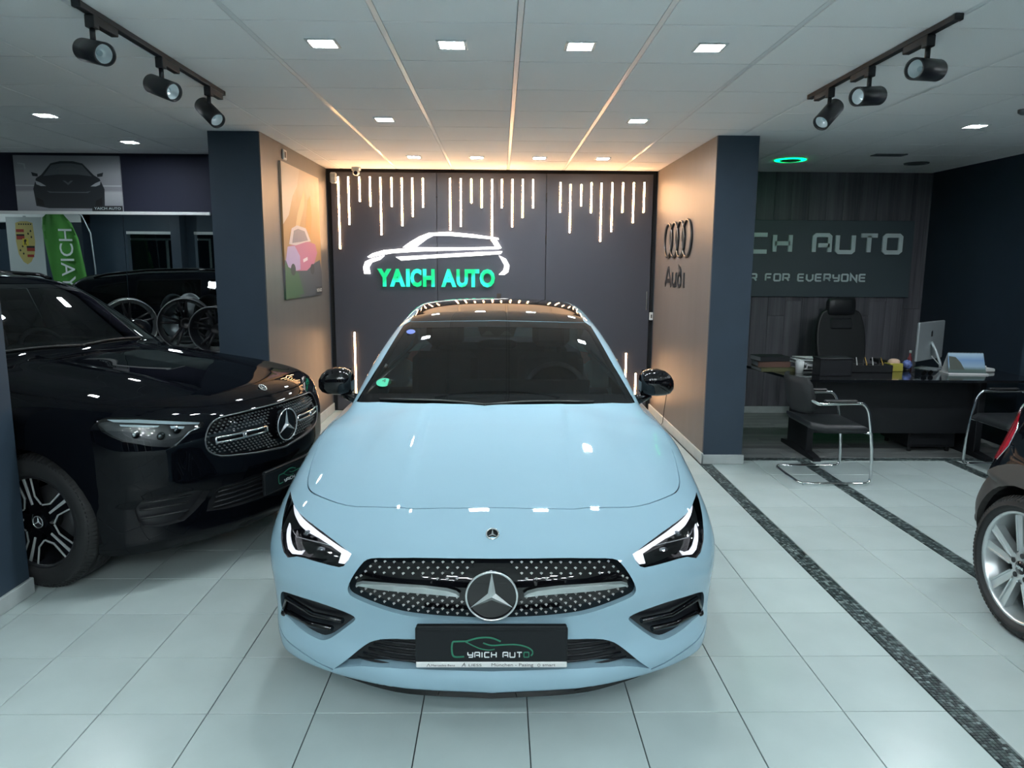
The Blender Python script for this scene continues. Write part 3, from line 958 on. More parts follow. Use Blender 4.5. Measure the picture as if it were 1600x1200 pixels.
# black and white poster above the mirror
pg = gradient('grey print', [(0, (.22, .23, .26)), (.36, (.42, .43, .46)), (.40, (.26, .26, .29)), (.7, (.34, .35, .38)), (1, (.22, .23, .26))], 2, -.27, .27, .04)
shp, wrd = picture('wall_poster', 'grey poster showing a dark sports car from the front, above the mirror', 'poster', (-4.252, YM, 2.478), (1, 0, 0), (0, 0, 1), 1.03, .53, pg)
dk, md, lt_ = f_('print black', (.014, .018, .024)), f_('print grey', (.075, .088, .10)), f_('print pale', (.38, .40, .43))
shp([(-1, -.06), (1, -.06), (1, -.10), (-1, -.10)], f_('print line', (.50, .52, .55)))
shp([(-.64, -.82), (-.67, -.20), (-.60, .18), (-.50, .30), (-.30, .72), (-.12, .80), (.12, .80), (.30, .72), (.50, .30), (.60, .18), (.68, -.20), (.66, -.82), (.4, -.9), (-.4, -.9)], dk, 'printed_car')
shp([(-.46, .26), (-.29, .66), (-.1, .72), (.1, .72), (.29, .66), (.46, .26), (.2, .32), (-.2, .32)], md)
shp([(-.2, .50), (-.1, .62), (.1, .62), (.2, .50)], f_('print haze', (.09, .10, .11)))
for sg in (1, -1):
    shp([(sg * .62, .10), (sg * .52, .02), (sg * .42, -.10), (sg * .52, -.10), (sg * .60, -.04)], lt_)
    shp([(sg * .56, .34), (sg * .68, .40), (sg * .66, .26), (sg * .56, .24)], dk)
    shp([(sg * .50, -.62), (sg * .62, -.50), (sg * .62, -.78), (sg * .48, -.82)], f_('print intake', (.003, .003, .004)))
shp([(-.1, .10), (0, -.06), (.1, .10), (.05, .10), (0, .02), (-.05, .10)], md)
shp([(-.36, -.34), (.36, -.34), (.42, -.27), (.32, -.30), (-.32, -.30), (-.42, -.27)], md)
shp([(-.92, .74), (-.78, .70), (-.77, .50), (-.80, .50), (-.81, .66), (-.92, .70)], lt_)
shp([(.42, -.80), (1, -.80), (1, -1), (.42, -1)], f_('print tag', (.012, .014, .018)))
wrd('YAICH AUTO', .46, -.94, .034, MT['lettergrey'], .26)

# wall mirror with its ledge
t = thing('wall_mirror', 'wide wall mirror in two panes under the grey car poster', 'mirror', (-4.0, YM, .4))
for a, b in ((-6.9, -3.752), (-3.748, -2.39)):
    M().box((a + 4.0, -.012, 0), (b + 4.0, -.001, 1.785), .001).build('mirror_pane', MT['mirror'], t)
M().box((-2.9, -.025, 1.782), (1.115, -.001, 1.812), .003).build('top_rail', MT['whiteplastic'], t)
M().box((-2.9, -.02, -.015), (1.61, -.001, .0), .002).build('bottom_rail', MT['aluminium'], t)
# ------------------------------------------------------------------ the office bay
t = thing('office_sign', 'dark board with the grey showroom name and slogan on the wood wall', 'sign', (3.45, YO - .002, 1.80))
M().box((-1.28, -.03, -.43), (1.27, 0, .435), .004).build('board', MT['signboard'], t)
stroke_text('YAICH AUTO', .188, .047, (-1.245, -.03, .082), (1, 0, 0), (0, 0, 1), 0, .022, 'letter', MT['lettergrey'], t, spacing=.40, width=2.36)
stroke_text('A CAR FOR EVERYONE', .074, .0185, (-.955, -.03, -.245), (1, 0, 0), (0, 0, 1), 0, .010, 'slogan_letter', MT['lettergrey'], t, spacing=.42, width=1.70)

desk = thing('office_desk', 'long black office desk with a glossy dark top in front of the wood wall', 'desk', (3.6, 6.72, 0))
m = M()
m.prism([(-1.18, .42), (-1.16, .36), (-1.00, -.47), (-.96, -.50), (1.05, -.50), (1.14, -.40), (1.14, .42)], (0, 0, 0), (1, 0, 0), (0, 1, 0), .728, .75)
m.build('desktop', MT['deskglass'], desk)
M().box((-.80, -.16, .20), (.82, -.13, .70), .003).build('modesty_panel', MT['deskwood'], desk)
for x in (-.775, .775):
    m = M()
    m.box((x - .03, -.24, .05), (x + .03, .20, .728), .004)
    m.prism([(-.42, 0), (.34, 0), (.34, .035), (.10, .065), (-.12, .065), (-.42, .03)], (x - .035, 0, 0), (0, 1, 0), (0, 0, 1), 0, .07)
    m.build('leg', MT['deskwood'], desk)
t = thing('desk_pedestal', 'black office pedestal with drawers standing under the desk', 'cabinet', (4.05, 6.90, 0))
M().box((-.22, -.25, .05), (.22, .25, .58), .004).build('body', MT['deskwood'], t)
for k in range(3):
    d = M().box((-.21, -.265, .07 + .17 * k), (.21, -.25, .225 + .17 * k), .003).build('drawer', MT['deskwood'], t)
    M().box((-.06, -.275, .14 + .17 * k), (.06, -.265, .152 + .17 * k), .002).build('handle', MT['satin'], d)
for x in (-.18, .18):
    for y in (-.2, .2):
        M().cyl((x, y, 0), (x, y, .05), .02, n=10).build('foot', MT['black'], t)

# executive chair behind the desk
t = thing('office_chair', 'black high-back office chair with headrest behind the desk', 'chair', (3.79, 7.74, 0), .12)
for k in range(5):
    a = 2 * PI * k / 5 + .3
    m = M()
    m.tube([(.03 * math.cos(a), .03 * math.sin(a), .11), (.17 * math.cos(a), .17 * math.sin(a), .095), (.31 * math.cos(a), .31 * math.sin(a), .07)], [.028, .022, .018], 8)
    l = m.build('base_arm', MT['black'], t)
    q = M()
    c = Vector((.31 * math.cos(a), .31 * math.sin(a), .03))
    s_ = Vector((-math.sin(a), math.cos(a), 0))
    for d in (-.018, .018):
        q.cyl(c + s_ * (d - .01), c + s_ * (d + .01), .03, n=14)
    q.build('caster', MT['black'], l)
M().cyl((0, 0, .09), (0, 0, .44), .028, n=14).build('gas_lift', MT['steel'], t)
m = M(); m.box((-.26, -.27, .44), (.26, .24, .53), .04); m.build('seat', MT['leather'], t)
bk = [(-.20, .0), (.20, .0), (.255, .15), (.27, .42), (.235, .60), (.16, .68), (-.16, .68), (-.235, .60), (-.27, .42), (-.255, .15)]
Bx, By = Vector((1, 0, 0)), Vector((0, .16, .99)).normalized()
m = M(); m.prism(smooth_poly(bk, 3), (0, .22, .56), Bx, By, -.02, .02); m.build('backrest', MT['mesh'], t)
m = M(); m.tube([Vector((0, .22, .56)) + Bx * x + By * z for x, z in smooth_poly(bk, 3)], .022, 8, close=True); m.build('back_frame', MT['black'], t)
m = M(); m.box((-.145, .27, 1.02), (.145, .34, 1.17), .03, rot=Matrix.Rotation(-.12, 3, 'X')); m.build('shoulder_pad', MT['leather'], t)
m = M()
m.tube([(0, .33, 1.05), (0, .36, 1.22), (0, .345, 1.30)], .02, 8)
m.build('headrest_stem', MT['black'], t)
rg = []
for x, s_ in ((-.16, .75), (-.15, .95), (-.08, 1), (.08, 1), (.15, .95), (.16, .75)):
    rg.append([(x, .32 - .03 * (1 - abs(x) / .16) + .038 * s_ * math.cos(a), 1.285 + .095 * s_ * math.copysign(abs(math.sin(a)) ** .6, math.sin(a))) for a in [2 * PI * i / 16 for i in range(16)]])
m = M(); m.ring(rg); m.build('headrest', MT['leather'], t)
m = M(); m.tube([(0, .10, .45), (0, .30, .50), (0, .30, .66)], .025, 8); m.build('back_bracket', MT['black'], t)
for sg in (-1, 1):
    m = M()
    m.tube([(sg * .24, .02, .47), (sg * .31, .04, .50), (sg * .32, .05, .70)], .017, 8)
    m.box((sg * .32 - .04, -.12, .70), (sg * .32 + .04, .16, .735), .012)
    m.build('armrest', MT['black'], t)

# cantilever visitor chairs
def visitor_chair(label, x, y, rz):
    """origin on the floor below the seat centre, facing +x"""
    t = thing('visitor_chair', label, 'chair', (x, y, 0), rz, 'chrome cantilever visitor chairs')
    r = .0125
    hw = .27
    for sg in (-1, 1):
        yy = sg * hw
        P = [(-.27, yy, r), (.20, yy, r), (.245, yy, .02), (.265, yy, .06), (.255, yy, .30), (.215, yy, .55), (.195, yy, .615), (.165, yy, .650), (.12, yy, .662), (-.16, yy, .655), (-.20, yy * .97, .66), (-.235, yy * .88, .68)]
        m = M(); m.tube(smooth_poly(P, 3, False), r, 10)
        m.build('frame_tube', MT['chrome'], t)
        m = M(); m.box((-.15, yy - .022, .672), (.11, yy + .022, .690), .008); m.build('armrest', MT['black'], t)
    m = M(); m.tube([(-.27, -hw, r), (-.295, -hw * .8, r), (-.30, 0, r), (-.295, hw * .8, r), (-.27, hw, r)], r, 10); m.build('floor_tube', MT['chrome'], t)
    m = M(); m.tube([(.235, -hw, .42), (.215, -hw * .6, .415), (.215, hw * .6, .415), (.235, hw, .42)], r * .9, 8); m.build('cross_tube', MT['chrome'], t)
    rg = []
    for k, (xx, th, dz) in enumerate([(-.235, .012, .045), (-.22, .026, .03), (-.1, .03, 0), (.1, .03, 0), (.20, .028, .0), (.235, .018, -.012), (.25, .006, -.02)]):
        rg.append([(xx, -.245 + .49 * i / 7, .445 + dz + th) for i in range(8)] + [(xx, .245 - .49 * i / 7, .445 + dz - th) for i in range(8)])
    m = M(); m.ring(rg); m.build('seat', MT['leather'], t)
    rg = []
    for z, w, th in [(.56, .17, .012), (.60, .225, .02), (.70, .245, .022), (.80, .235, .02), (.85, .19, .012)]:
        f, b = [], []
        for i in range(9):
            u = -1 + 2 * i / 8
            xx = -.275 - (z - .56) * .22 + .075 * u * u
            f.append((xx + th, u * w, z)); b.append((xx - th, u * w, z))
        rg.append(f + b[::-1])
    m = M(); m.ring(rg); m.build('backrest', MT['mesh'], t)
    return t
visitor_chair('chrome cantilever chair with black seat standing left in front of the desk', 2.68, 5.86, 0)
visitor_chair('chrome cantilever chair with black seat partly hidden behind the small hatchback', 4.34, 5.93, PI)

# computer and things on the desktop (z = .75)
t = thing('desktop_computer', 'silver all-in-one computer seen from behind at the right of the desk', 'computer', (4.14, 6.98, .75), math.radians(38))
m = M(); m.box((-.29, -.012, .085), (.29, .012, .455), .008); m.build('screen', MT['aluminium'], t)
m = M(); m.prism([(0, 0), (.035, 0), (.035, .045), (.02, .06), (0, .045)], (-.017, -.0125, .31), (1, 0, 0), (0, 0, 1), 0, .001); m.build('emblem', MT['black'], t)
m = M(); m.tube([(0, -.012, .26), (0, -.06, .18), (0, -.11, .06), (0, -.115, .02)], .014, 8); m.box((-.085, -.12, .0), (.085, .09, .008), .002); m.build('stand', MT['aluminium'], t)
m = M(); m.tube([(.02, -.02, .12), (.06, -.10, .02), (.16, -.14, .008), (.26, -.06, .008)], .005, 6); m.build('cable', MT['whiteplastic'], t)
t = thing('desk_calendar', 'standing desk calendar with a blue landscape picture beside the computer', 'calendar', (4.275, 6.62, .75), -.10)
Zc = Vector((0, .34, .94)).normalized()
m = M(); m.prism([(-.165, 0), (.165, 0), (.155, .19), (-.155, .19)], (0, -.05, .012), (1, 0, 0), Zc, -.004, 0); pg_ = m.build('page', gradient('landscape print', [(0, (.03, .05, .06)), (.3, (.06, .10, .09)), (.45, (.22, .32, .42)), (.75, (.13, .24, .42)), (1, (.30, .42, .52))], 2, 0, .19, .15), t)
m = M(); m.prism([(-.15, .03), (-.02, .03), (-.05, .10), (-.09, .15), (-.15, .16)], (0, -.05, .012), (1, 0, 0), Zc, 0, .0004); m.build('printed_tree', flat('calendar tree', (.05, .06, .05)), pg_)
m = M(); m.prism([(-.165, 0), (.165, 0), (.155, .19), (-.155, .19)], (0, .09, .012), (1, 0, 0), Vector((0, -.37, .93)).normalized(), 0, .003); m.build('back_board', MT['paper'], t)
m = M(); m.box((-.175, -.075, 0), (.175, .10, .012), .002); m.build('foot', MT['whiteplastic'], t)
m = M(); m.tube([(-.15 + .3 * i / 40, .015 + .008 * math.cos(i * 1.6), .19 + .008 * math.sin(i * 1.6)) for i in range(41)], .0015, 4); m.build('ring_binding', MT['chrome'], t)
t = thing('desk_telephone', 'small white office phone at the right end of the desk', 'telephone', (4.56, 6.80, .75), .2)
m = M(); m.box((-.06, -.09, 0), (.06, .09, .035), .01); m.box((-.05, .04, .03), (.05, .085, .15), .012); m.build('body', MT['paper'], t)
m = M(); m.box((-.05, -.07, .035), (-.015, .07, .06), .01); m.build('handset', MT['whiteplastic'], t)
def book(x, y, z, w, d, h, rz, mt, label):
    t = thing('book', label, 'book', (x, y, z), rz, 'books stacked at the left end of the desk')
    m = M()
    m.box((-w / 2, -d / 2, 0), (w / 2, d / 2, .004), .001); m.box((-w / 2, -d / 2, h - .004), (w / 2, d / 2, h), .001); m.box((-w / 2, -d / 2, 0), (w / 2, -d / 2 + .004, h), .001)
    m.build('cover', mt, t)
    M().box((-w / 2 + .005, -d / 2 + .004, .004), (w / 2 - .005, d / 2 - .005, h - .004)).build('pages', MT['paper'], t)
bx_, by_ = 2.60, 6.88
book(bx_ - .02, by_ - .06, .75, .34, .25, .034, .05, flat('olive cover', (.09, .09, .04)), 'olive book at the bottom of the stack on the desk')
book(bx_ - .03, by_, .784, .30, .23, .052, -.05, flat('brown cover', (.12, .06, .045)), 'brown book in the middle of the stack on the desk')
book(bx_ - .04, by_, .836, .29, .22, .046, .12, flat('black cover', (.010, .012, .015)), 'black folder-like book on top of the stack on the desk')
t = thing('paper_stack', 'loose white papers heaped beside the books on the desk', 'papers', (2.92, 6.88, .75), .1)
for k in range(9):
    m = M(); m.box((-.12, -.085, 0), (.12, .085, .006), rot=Matrix.Rotation(rnd.uniform(-.35, .35), 3, 'Z') @ Matrix.Rotation(rnd.uniform(-.06, .06), 3, 'Y'))
    o = m.build('sheet', MT['paper'], t); o.location = (rnd.uniform(-.03, .03), rnd.uniform(-.03, .03), .008 + k * .0125)
t = thing('mug', 'white mug with a paper roll standing beside the book stack', 'mug', (2.76, 6.66, .75))
m = M(); m.lathe([(.0, .0), (.0, .035), (.11, .040), (.11, .037), (.006, .032), (.006, 0)], (0, 0, 0), (0, 0, 1), (1, 0, 0), 24); m.build('cup', MT['whiteplastic'], t)
m = M(); m.tube([(.038, 0, .09), (.07, 0, .08), (.07, 0, .04), (.036, 0, .03)], .006, 8); m.build('handle', MT['whiteplastic'], t)
m = M(); m.cyl((-.01, 0, .01), (-.02, .0, .125), .02, n=12); m.build('paper_roll', MT['paper'], t)
t = thing('document_box', 'black desk box standing upright behind the front chair', 'box', (2.99, 6.50, .75), .06)
m = M(); m.box((-.15, -.07, 0), (.15, -.055, .15), .003); m.box((-.15, .055, 0), (.15, .07, .15), .003); m.box((-.15, -.07, 0), (-.138, .07, .15), .003); m.box((.138, -.07, 0), (.15, .07, .15), .003); m.box((-.15, -.07, 0), (.15, .07, .01), .002); m.build('body', MT['deskwood'], t)
m = M(); m.box((-.155, -.075, .15), (.155, .075, .165), .004); m.build('lid', MT['deskwood'], t)
t = thing('pen_tray', 'black tray of pens and small items in the middle of the desk', 'tray', (3.43, 6.72, .75), 0)
m = M(); m.box((-.20, -.06, 0), (.20, .06, .008), .002)
for lo, hi in (((-.20, -.06, 0), (.20, -.054, .07)), ((-.20, .054, 0), (.20, .06, .07)), ((-.20, -.06, 0), (-.194, .06, .07)), ((.194, -.06, 0), (.20, .06, .07)), ((-.003, -.06, 0), (.003, .06, .07))): m.box(lo, hi, .001)
m.build('tray', MT['black'], t)
for k in range(7):
    x = 3.43 - .16 + .05 * k
    tag(M().tube([(0, 0, 0), (.01 * (k % 3 - 1), .02, .07), (.02 * (k % 3 - 1), .04, .125)], [.005, .005, .003], 6).build('pen', flat(*[('pen amber', (.40, .24, .05)), ('pen white', (.5, .5, .5)), ('pen black', (.02, .02, .02))][k % 3])), 'small pen standing in the black tray on the desk', 'pen', 'pens in the desk tray').location = (x, 6.70, .759)
t = thing('note_holder', 'yellow block holder topped with pinkish notes in the centre of the desk', 'note holder', (3.71, 6.80, .75), .1)
m = M(); m.box((-.065, -.05, 0), (.065, .05, .075), .004); m.build('holder', flat('holder yellow', (.34, .30, .05)), t)
m = M(); m.ball((0, 0, .08), (.055, .042, .035), 14, 8, .8); m.build('notes', flat('notes peach', (.55, .38, .28)), t)
t = thing('eyeglasses', 'pair of dark glasses lying on the front of the desk', 'eyeglasses', (3.86, 6.50, .75), .2)
m = M()
for sx in (-.035, .035):
    m.tube([(sx + .026 * math.cos(a), 0, .024 + .020 * math.sin(a)) for a in [2 * PI * i / 18 for i in range(18)]], .003, 6, close=True)
    m.tube([(sx * 1.75, 0, .032), (sx * 1.8, .07, .028), (sx * 1.7, .13, .006)], .0025, 6)
m.tube([(-.01, 0, .03), (0, -.004, .034), (.01, 0, .03)], .0025, 6)
m.build('frame', MT['gloss'], t)
for sx in (-.035, .035):
    M().cyl((sx, -.001, .024), (sx, .001, .024), .024, n=18).build('lens', MT['lens'], t)
t = thing('hand_cream_tube', 'small red bottle standing to the left of the computer', 'bottle', (3.95, 6.96, .75))
m = M(); m.lathe([(0, 0), (0, .02), (.10, .02), (.125, .009), (.15, .009), (.15, 0)], (0, 0, 0), (0, 0, 1), (1, 0, 0), 18); m.build('bottle', flat('bottle red', (.22, .03, .04)), t)
m = M(); m.cyl((0, 0, .15), (0, 0, .175), .011, n=14); m.build('cap', MT['paper'], t)
t = thing('desk_ornament', 'small blue and white round ornament beside the yellow note holder', 'ornament', (3.86, 6.84, .75))
m = M(); m.cyl((0, 0, 0), (0, 0, .012), .03, n=18); m.build('base', MT['black'], t)
m = M(); m.ball((0, 0, .055), .045, 18, 12); m.build('globe', mat('ornament_blue', (.10, .14, .34), rough=.2, var=.7, scale=25), t)
t = thing('waste_bin', 'grey paper box under the right end of the desk', 'box', (4.62, 7.2, 0))
m = M(); m.box((-.12, -.12, 0), (.12, .12, .32), .004); m.build('body', MT['steel'], t)
m = M(); m.box((-.05, -.122, .18), (.05, -.12, .30)); m.build('label_sheet', MT['paper'], t)

# ------------------------------------------------------------------ loose wheels on a low black table before the mirror
t = thing('display_table', 'low black table in front of the mirror that carries loose wheels', 'table', (-3.15, 6.98, 0))
M().box((-.75, -.30, .86), (.72, .32, .90), .006).build('tabletop', MT['deskwood'], t)
for x in (-.70, .67):
    for y in (-.25, .27):
        M().box((x - .03, y - .03, 0), (x + .03, y + .03, .86), .004).build('leg', MT['deskwood'], t)
def loose_rim(x, y, z, R, W, yaw, pitch, lean, label, bright):
    t = thing('alloy_wheel', label, 'wheel', (x, y, z), 0, 'loose alloy wheels before the mirror')
    t.rotation_euler = (lean, pitch, yaw)
    mt = MT['steel'] if bright else MT['satin']
    h = W / 2
    m = M()
    m.lathe([(-h, R), (-h, R - .012), (-h * .7, R - .03), (h * .2, R - .045), (h * .8, R - .02), (h, R - .008), (h, R), (h * .85, R - .002), (h * .8, R - .02), (h * .2, R - .038), (-h * .7, R - .024), (-h * .9, R - .004), (-h, R)], (0, 0, 0), (1, 0, 0), (0, 0, 1), 48)
    m.build('barrel', mt, t)
    m = M(); m.tube([(h, (R - .006) * math.cos(a), (R - .006) * math.sin(a)) for a in [2 * PI * i / 48 for i in range(48)]], .0055, 6, close=True); m.build('rim_lip', MT['satinchrome'] if bright else MT['steel'], t)
    for k in range(5):
        for d in (-.16, .16):
            a = 2 * PI * k / 5 + .4 + d
            ca, sa = math.cos(a), math.sin(a)
            m = M()
            m.tube([(-h * .1, .045 * ca, .045 * sa), (h * .1, R * .5 * ca, R * .5 * sa), (h * .55, (R - .028) * ca, (R - .028) * sa)], [.018, .014, .012], 6)
            m.build('spoke', MT['satin'], t)
    m = M(); m.lathe([(-h * .2, .06), (h * .02, .06), (h * .05, .035), (h * .0, .03), (h * .0, 0)], (0, 0, 0), (1, 0, 0), (0, 0, 1), 28); m.build('hub', mt, t)
    for k in range(5):
        a = 2 * PI * k / 5
        M().cyl((h * .0, .046 * math.cos(a), .046 * math.sin(a)), (h * .07, .046 * math.cos(a), .046 * math.sin(a)), .007, n=8).build('lug_hole', MT['black'], t)
loose_rim(-3.47, 6.92, 1.145, .243, .21, -1.05, 0, 0, 'pale grey loose alloy wheel seen above the windscreen post', True)
loose_rim(-3.00, 7.05, 1.147, .245, .30, -1.20, 0, 0, 'dark loose alloy wheel with a deep barrel, middle of the three', False)
loose_rim(-2.62, 6.80, 1.115, .213, .20, -1.52, 0, 0, 'dark loose alloy wheel beside the left pillar', False)

# ------------------------------------------------------------------ banners that the wall mirror shows
t = thing('feather_flag', 'tall green feather flag with white lettering, reflected in the wall mirror', 'flag', (-6.85, 2.35, 0), PI - .15)
m = M(); m.cyl((0, 0, 0), (0, 0, .03), .22, n=28); m.build('base', MT['steel'], t)
m = M(); m.tube([(0, 0, .03), (0, 0, 1.6), (.03, 0, 2.2), (.14, 0, 2.48), (.34, 0, 2.60)], .012, 8); m.build('pole', MT['aluminium'], t)
rg = []
for z, a, b in [(.62, .02, .42), (.9, .02, .50), (1.3, .02, .54), (1.7, .02, .56), (2.1, .03, .57), (2.35, .09, .56), (2.52, .2, .52), (2.6, .33, .42)]:
    f = [(a + (b - a) * i / 8, .03 * math.sin(i * .9 + z * 3) + .004, z - .25 * (i / 8) * (1 if z < .7 else .3)) for i in range(9)]
    f = [(x + .13 * (z_ - .6), y, z_) for x, y, z_ in f]
    rg.append(f + [(x, y - .003, z_) for x, y, z_ in f[::-1]])
m = M(); m.ring(rg); cl_ = m.build('cloth', MT['flag'], t)
for txt, z0, s_ in (('YAICH', 1.28, .30), ('AUTO', .66, .28)):
    text_mesh(txt, s_, (.42 + .13 * (z0 - .6), -.042, z0 + (.0)), (0, 0, 1), (-1, 0, 0), .002, 'flag_lettering', MT['letterwhite'], cl_, width=.98 if txt == 'YAICH' else .55)
t = thing('banner', 'white hanging banner with a gold and red shield crest, reflected in the wall mirror', 'banner', (-8.0, 2.30, 0), PI)
m = M(); m.box((-.30, -.006, .25), (.30, .006, 2.46), .002); cl_ = m.build('cloth', MT['paper'], t)
m = M(); m.box((-.32, -.09, 0), (.32, .09, .07), .01); m.box((-.02, .01, .05), (.02, .03, 2.48), .002); m.build('stand', MT['aluminium'], t)
gd, rd, bk_ = flat('crest gold', (.50, .40, .14)), flat('crest red', (.32, .03, .02)), flat('crest black', (.01, .01, .01))
def crest(poly, mt, d):
    q = M(); q.prism([(x * .55, z * .55) for x, z in poly], (0, -.0065, 2.06), (1, 0, 0), (0, 0, 1), d, d + .001); q.build('crest_field', mt, cl_)
crest([(-.26, .55), (-.1, .60), (.1, .60), (.26, .55), (.29, .0), (.24, -.40), (.12, -.62), (0, -.70), (-.12, -.62), (-.24, -.40), (-.29, 0)], gd, 0)
for x0, x1, z0, z1 in ((.02, .26, .05, .16), (.02, .26, .27, .36), (-.26, -.02, -.30, -.20), (-.22, -.02, -.48, -.40)):
    crest([(x0, z0), (x1, z0), (x1, z1), (x0, z1)], rd, .001)
for x0, x1, z0, z1 in ((.02, .26, .16, .21), (-.26, -.02, -.20, -.14)):
    crest([(x0, z0), (x1, z0), (x1, z1), (x0, z1)], bk_, .001)
for k in range(6):
    crest([(-.22 + .07 * k, .49), (-.18 + .07 * k, .49), (-.18 + .07 * k, .53), (-.22 + .07 * k, .53)], bk_, .001)
for c_ in ((-.18, .30), (-.10, .22), (-.19, .12), (.10, -.16), (.18, -.28), (.09, -.38)):
    crest([(c_[0] - .03, c_[1]), (c_[0], c_[1] + .05), (c_[0] + .03, c_[1]), (c_[0], c_[1] - .03)], bk_, .001)
crest([(-.09, -.14), (.09, -.14), (.09, .08), (-.09, .08)], flat('crest yellow', (.62, .48, .05)), .002)
crest([(-.03, -.11), (.0, -.04), (-.04, .02), (-.02, .06), (.03, .05), (.05, .0), (.03, -.03), (.05, -.11), (.03, -.11), (.015, -.05), (.0, -.11)], bk_, .003)
# ------------------------------------------------------------------ car bodies: smooth solids meshed and cut into panels
def curve(*pts):
    """monotone cubic through (t, value) points, linear beyond the ends"""
    p = np.array(sorted(pts), float)
    x, y = p[:, 0], p[:, 1]
    h = np.diff(x)
    d = np.diff(y) / h
    m = np.zeros(len(x))
    m[0], m[-1] = d[0], d[-1]
    for i in range(1, len(x) - 1):
        if d[i - 1] * d[i] > 0:
            w1, w2 = 2 * h[i] + h[i - 1], h[i] + 2 * h[i - 1]
            m[i] = (w1 + w2) / (w1 / d[i - 1] + w2 / d[i])
    def f(t):
        t = np.asarray(t, float)
        i = np.clip(np.searchsorted(x, t) - 1, 0, len(x) - 2)
        s = (t - x[i]) / h[i]
        a = np.clip(s, 0, 1)
        r = ((1 + 2 * a) * (1 - a) ** 2 * y[i] + a * (1 - a) ** 2 * h[i] * m[i]
             + a * a * (3 - 2 * a) * y[i + 1] + a * a * (a - 1) * h[i] * m[i + 1])
        return r + np.where(s < 0, s * h[i] * m[0], 0) + np.where(s > 1, (s - 1) * h[i] * m[-1], 0)
    return f

def smax(a, b, k):
    h = np.maximum(k - np.abs(a - b), 0) / k
    return np.maximum(a, b) + h * h * k * 0.25

def smin(a, b, k):
    return -smax(-a, -b, k)

def sstep(a, b, t):
    t = np.clip((t - a) / (b - a), 0, 1)
    return t * t * (3 - 2 * t)

def fgrad(F, P, e=2e-3):
    g = np.empty_like(P)
    for a in range(3):
        d = np.zeros(3); d[a] = e
        q, r = P + d, P - d
        g[:, a] = (F(q[:, 0], q[:, 1], q[:, 2]) - F(r[:, 0], r[:, 1], r[:, 2])) / (2 * e)
    return g

def mesh_solid(F, lo, hi, h):
    """surface nets on F = 0, vertices then pulled onto the surface"""
    ax = [np.arange(lo[i], hi[i] + h, h) for i in range(3)]
    D = F(ax[0][:, None, None], ax[1][None, :, None], ax[2][None, None, :]).astype(np.float32)
    S = D < 0
    nx, ny, nz = S.shape
    cnt = np.zeros((nx - 1, ny - 1, nz - 1), np.uint8)
    for dx in (0, 1):
        for dy in (0, 1):
            for dz in (0, 1):
                cnt += S[dx:nx - 1 + dx, dy:ny - 1 + dy, dz:nz - 1 + dz]
    act = (cnt > 0) & (cnt < 8)
    ii = np.argwhere(act)
    idx = -np.ones(act.shape, np.int64)
    idx[act] = np.arange(len(ii))
    P = np.stack([ax[a][ii[:, a]] + h / 2 for a in range(3)], 1)
    for _ in range(5):
        f = F(P[:, 0], P[:, 1], P[:, 2])
        g = fgrad(F, P)
        st = -(f / np.maximum((g * g).sum(1), 0.05))[:, None] * g
        ln = np.linalg.norm(st, axis=1, keepdims=True)
        P = P + st * np.minimum(1, h * 0.8 / np.maximum(ln, 1e-9))
    Q = []
    for a in range(3):
        b, c = (a + 1) % 3, (a + 2) % 3
        s0 = [slice(None)] * 3; s1 = [slice(None)] * 3
        s0[a] = slice(0, -1); s1[a] = slice(1, None)
        E = S[tuple(s0)] != S[tuple(s1)]
        e = np.argwhere(E)
        e = e[(e[:, b] > 0) & (e[:, c] > 0) & (e[:, b] < S.shape[b] - 1) & (e[:, c] < S.shape[c] - 1)]
        q = []
        for db, dc in ((-1, -1), (0, -1), (0, 0), (-1, 0)):
            w = e.copy(); w[:, b] += db; w[:, c] += dc
            q.append(idx[w[:, 0], w[:, 1], w[:, 2]])
        q = np.stack(q, 1)
        flip = ~S[e[:, 0], e[:, 1], e[:, 2]]
        q[flip] = q[flip][:, ::-1]
        Q.append(q)
    Q = np.concatenate(Q)
    return P, Q[(Q >= 0).all(1)]

def inside(poly, x, y):
    r = False
    n = len(poly)
    j = n - 1
    for i in range(n):
        xi, yi = poly[i]; xj, yj = poly[j]
        if (yi > y) != (yj > y) and x < (xj - xi) * (y - yi) / (yj - yi) + xi:
            r = not r
        j = i
    return r

def inside_many(poly, P):
    x, y = P[:, 0], P[:, 1]
    r = np.zeros(len(P), bool)
    n = len(poly)
    for k in range(n):
        (xi, yi), (xj, yj) = poly[k], poly[k - 1]
        if yi == yj:
            continue
        r ^= ((yi > y) != (yj > y)) & (x < (xj - xi) * (y - yi) / (yj - yi) + xi)
    return r

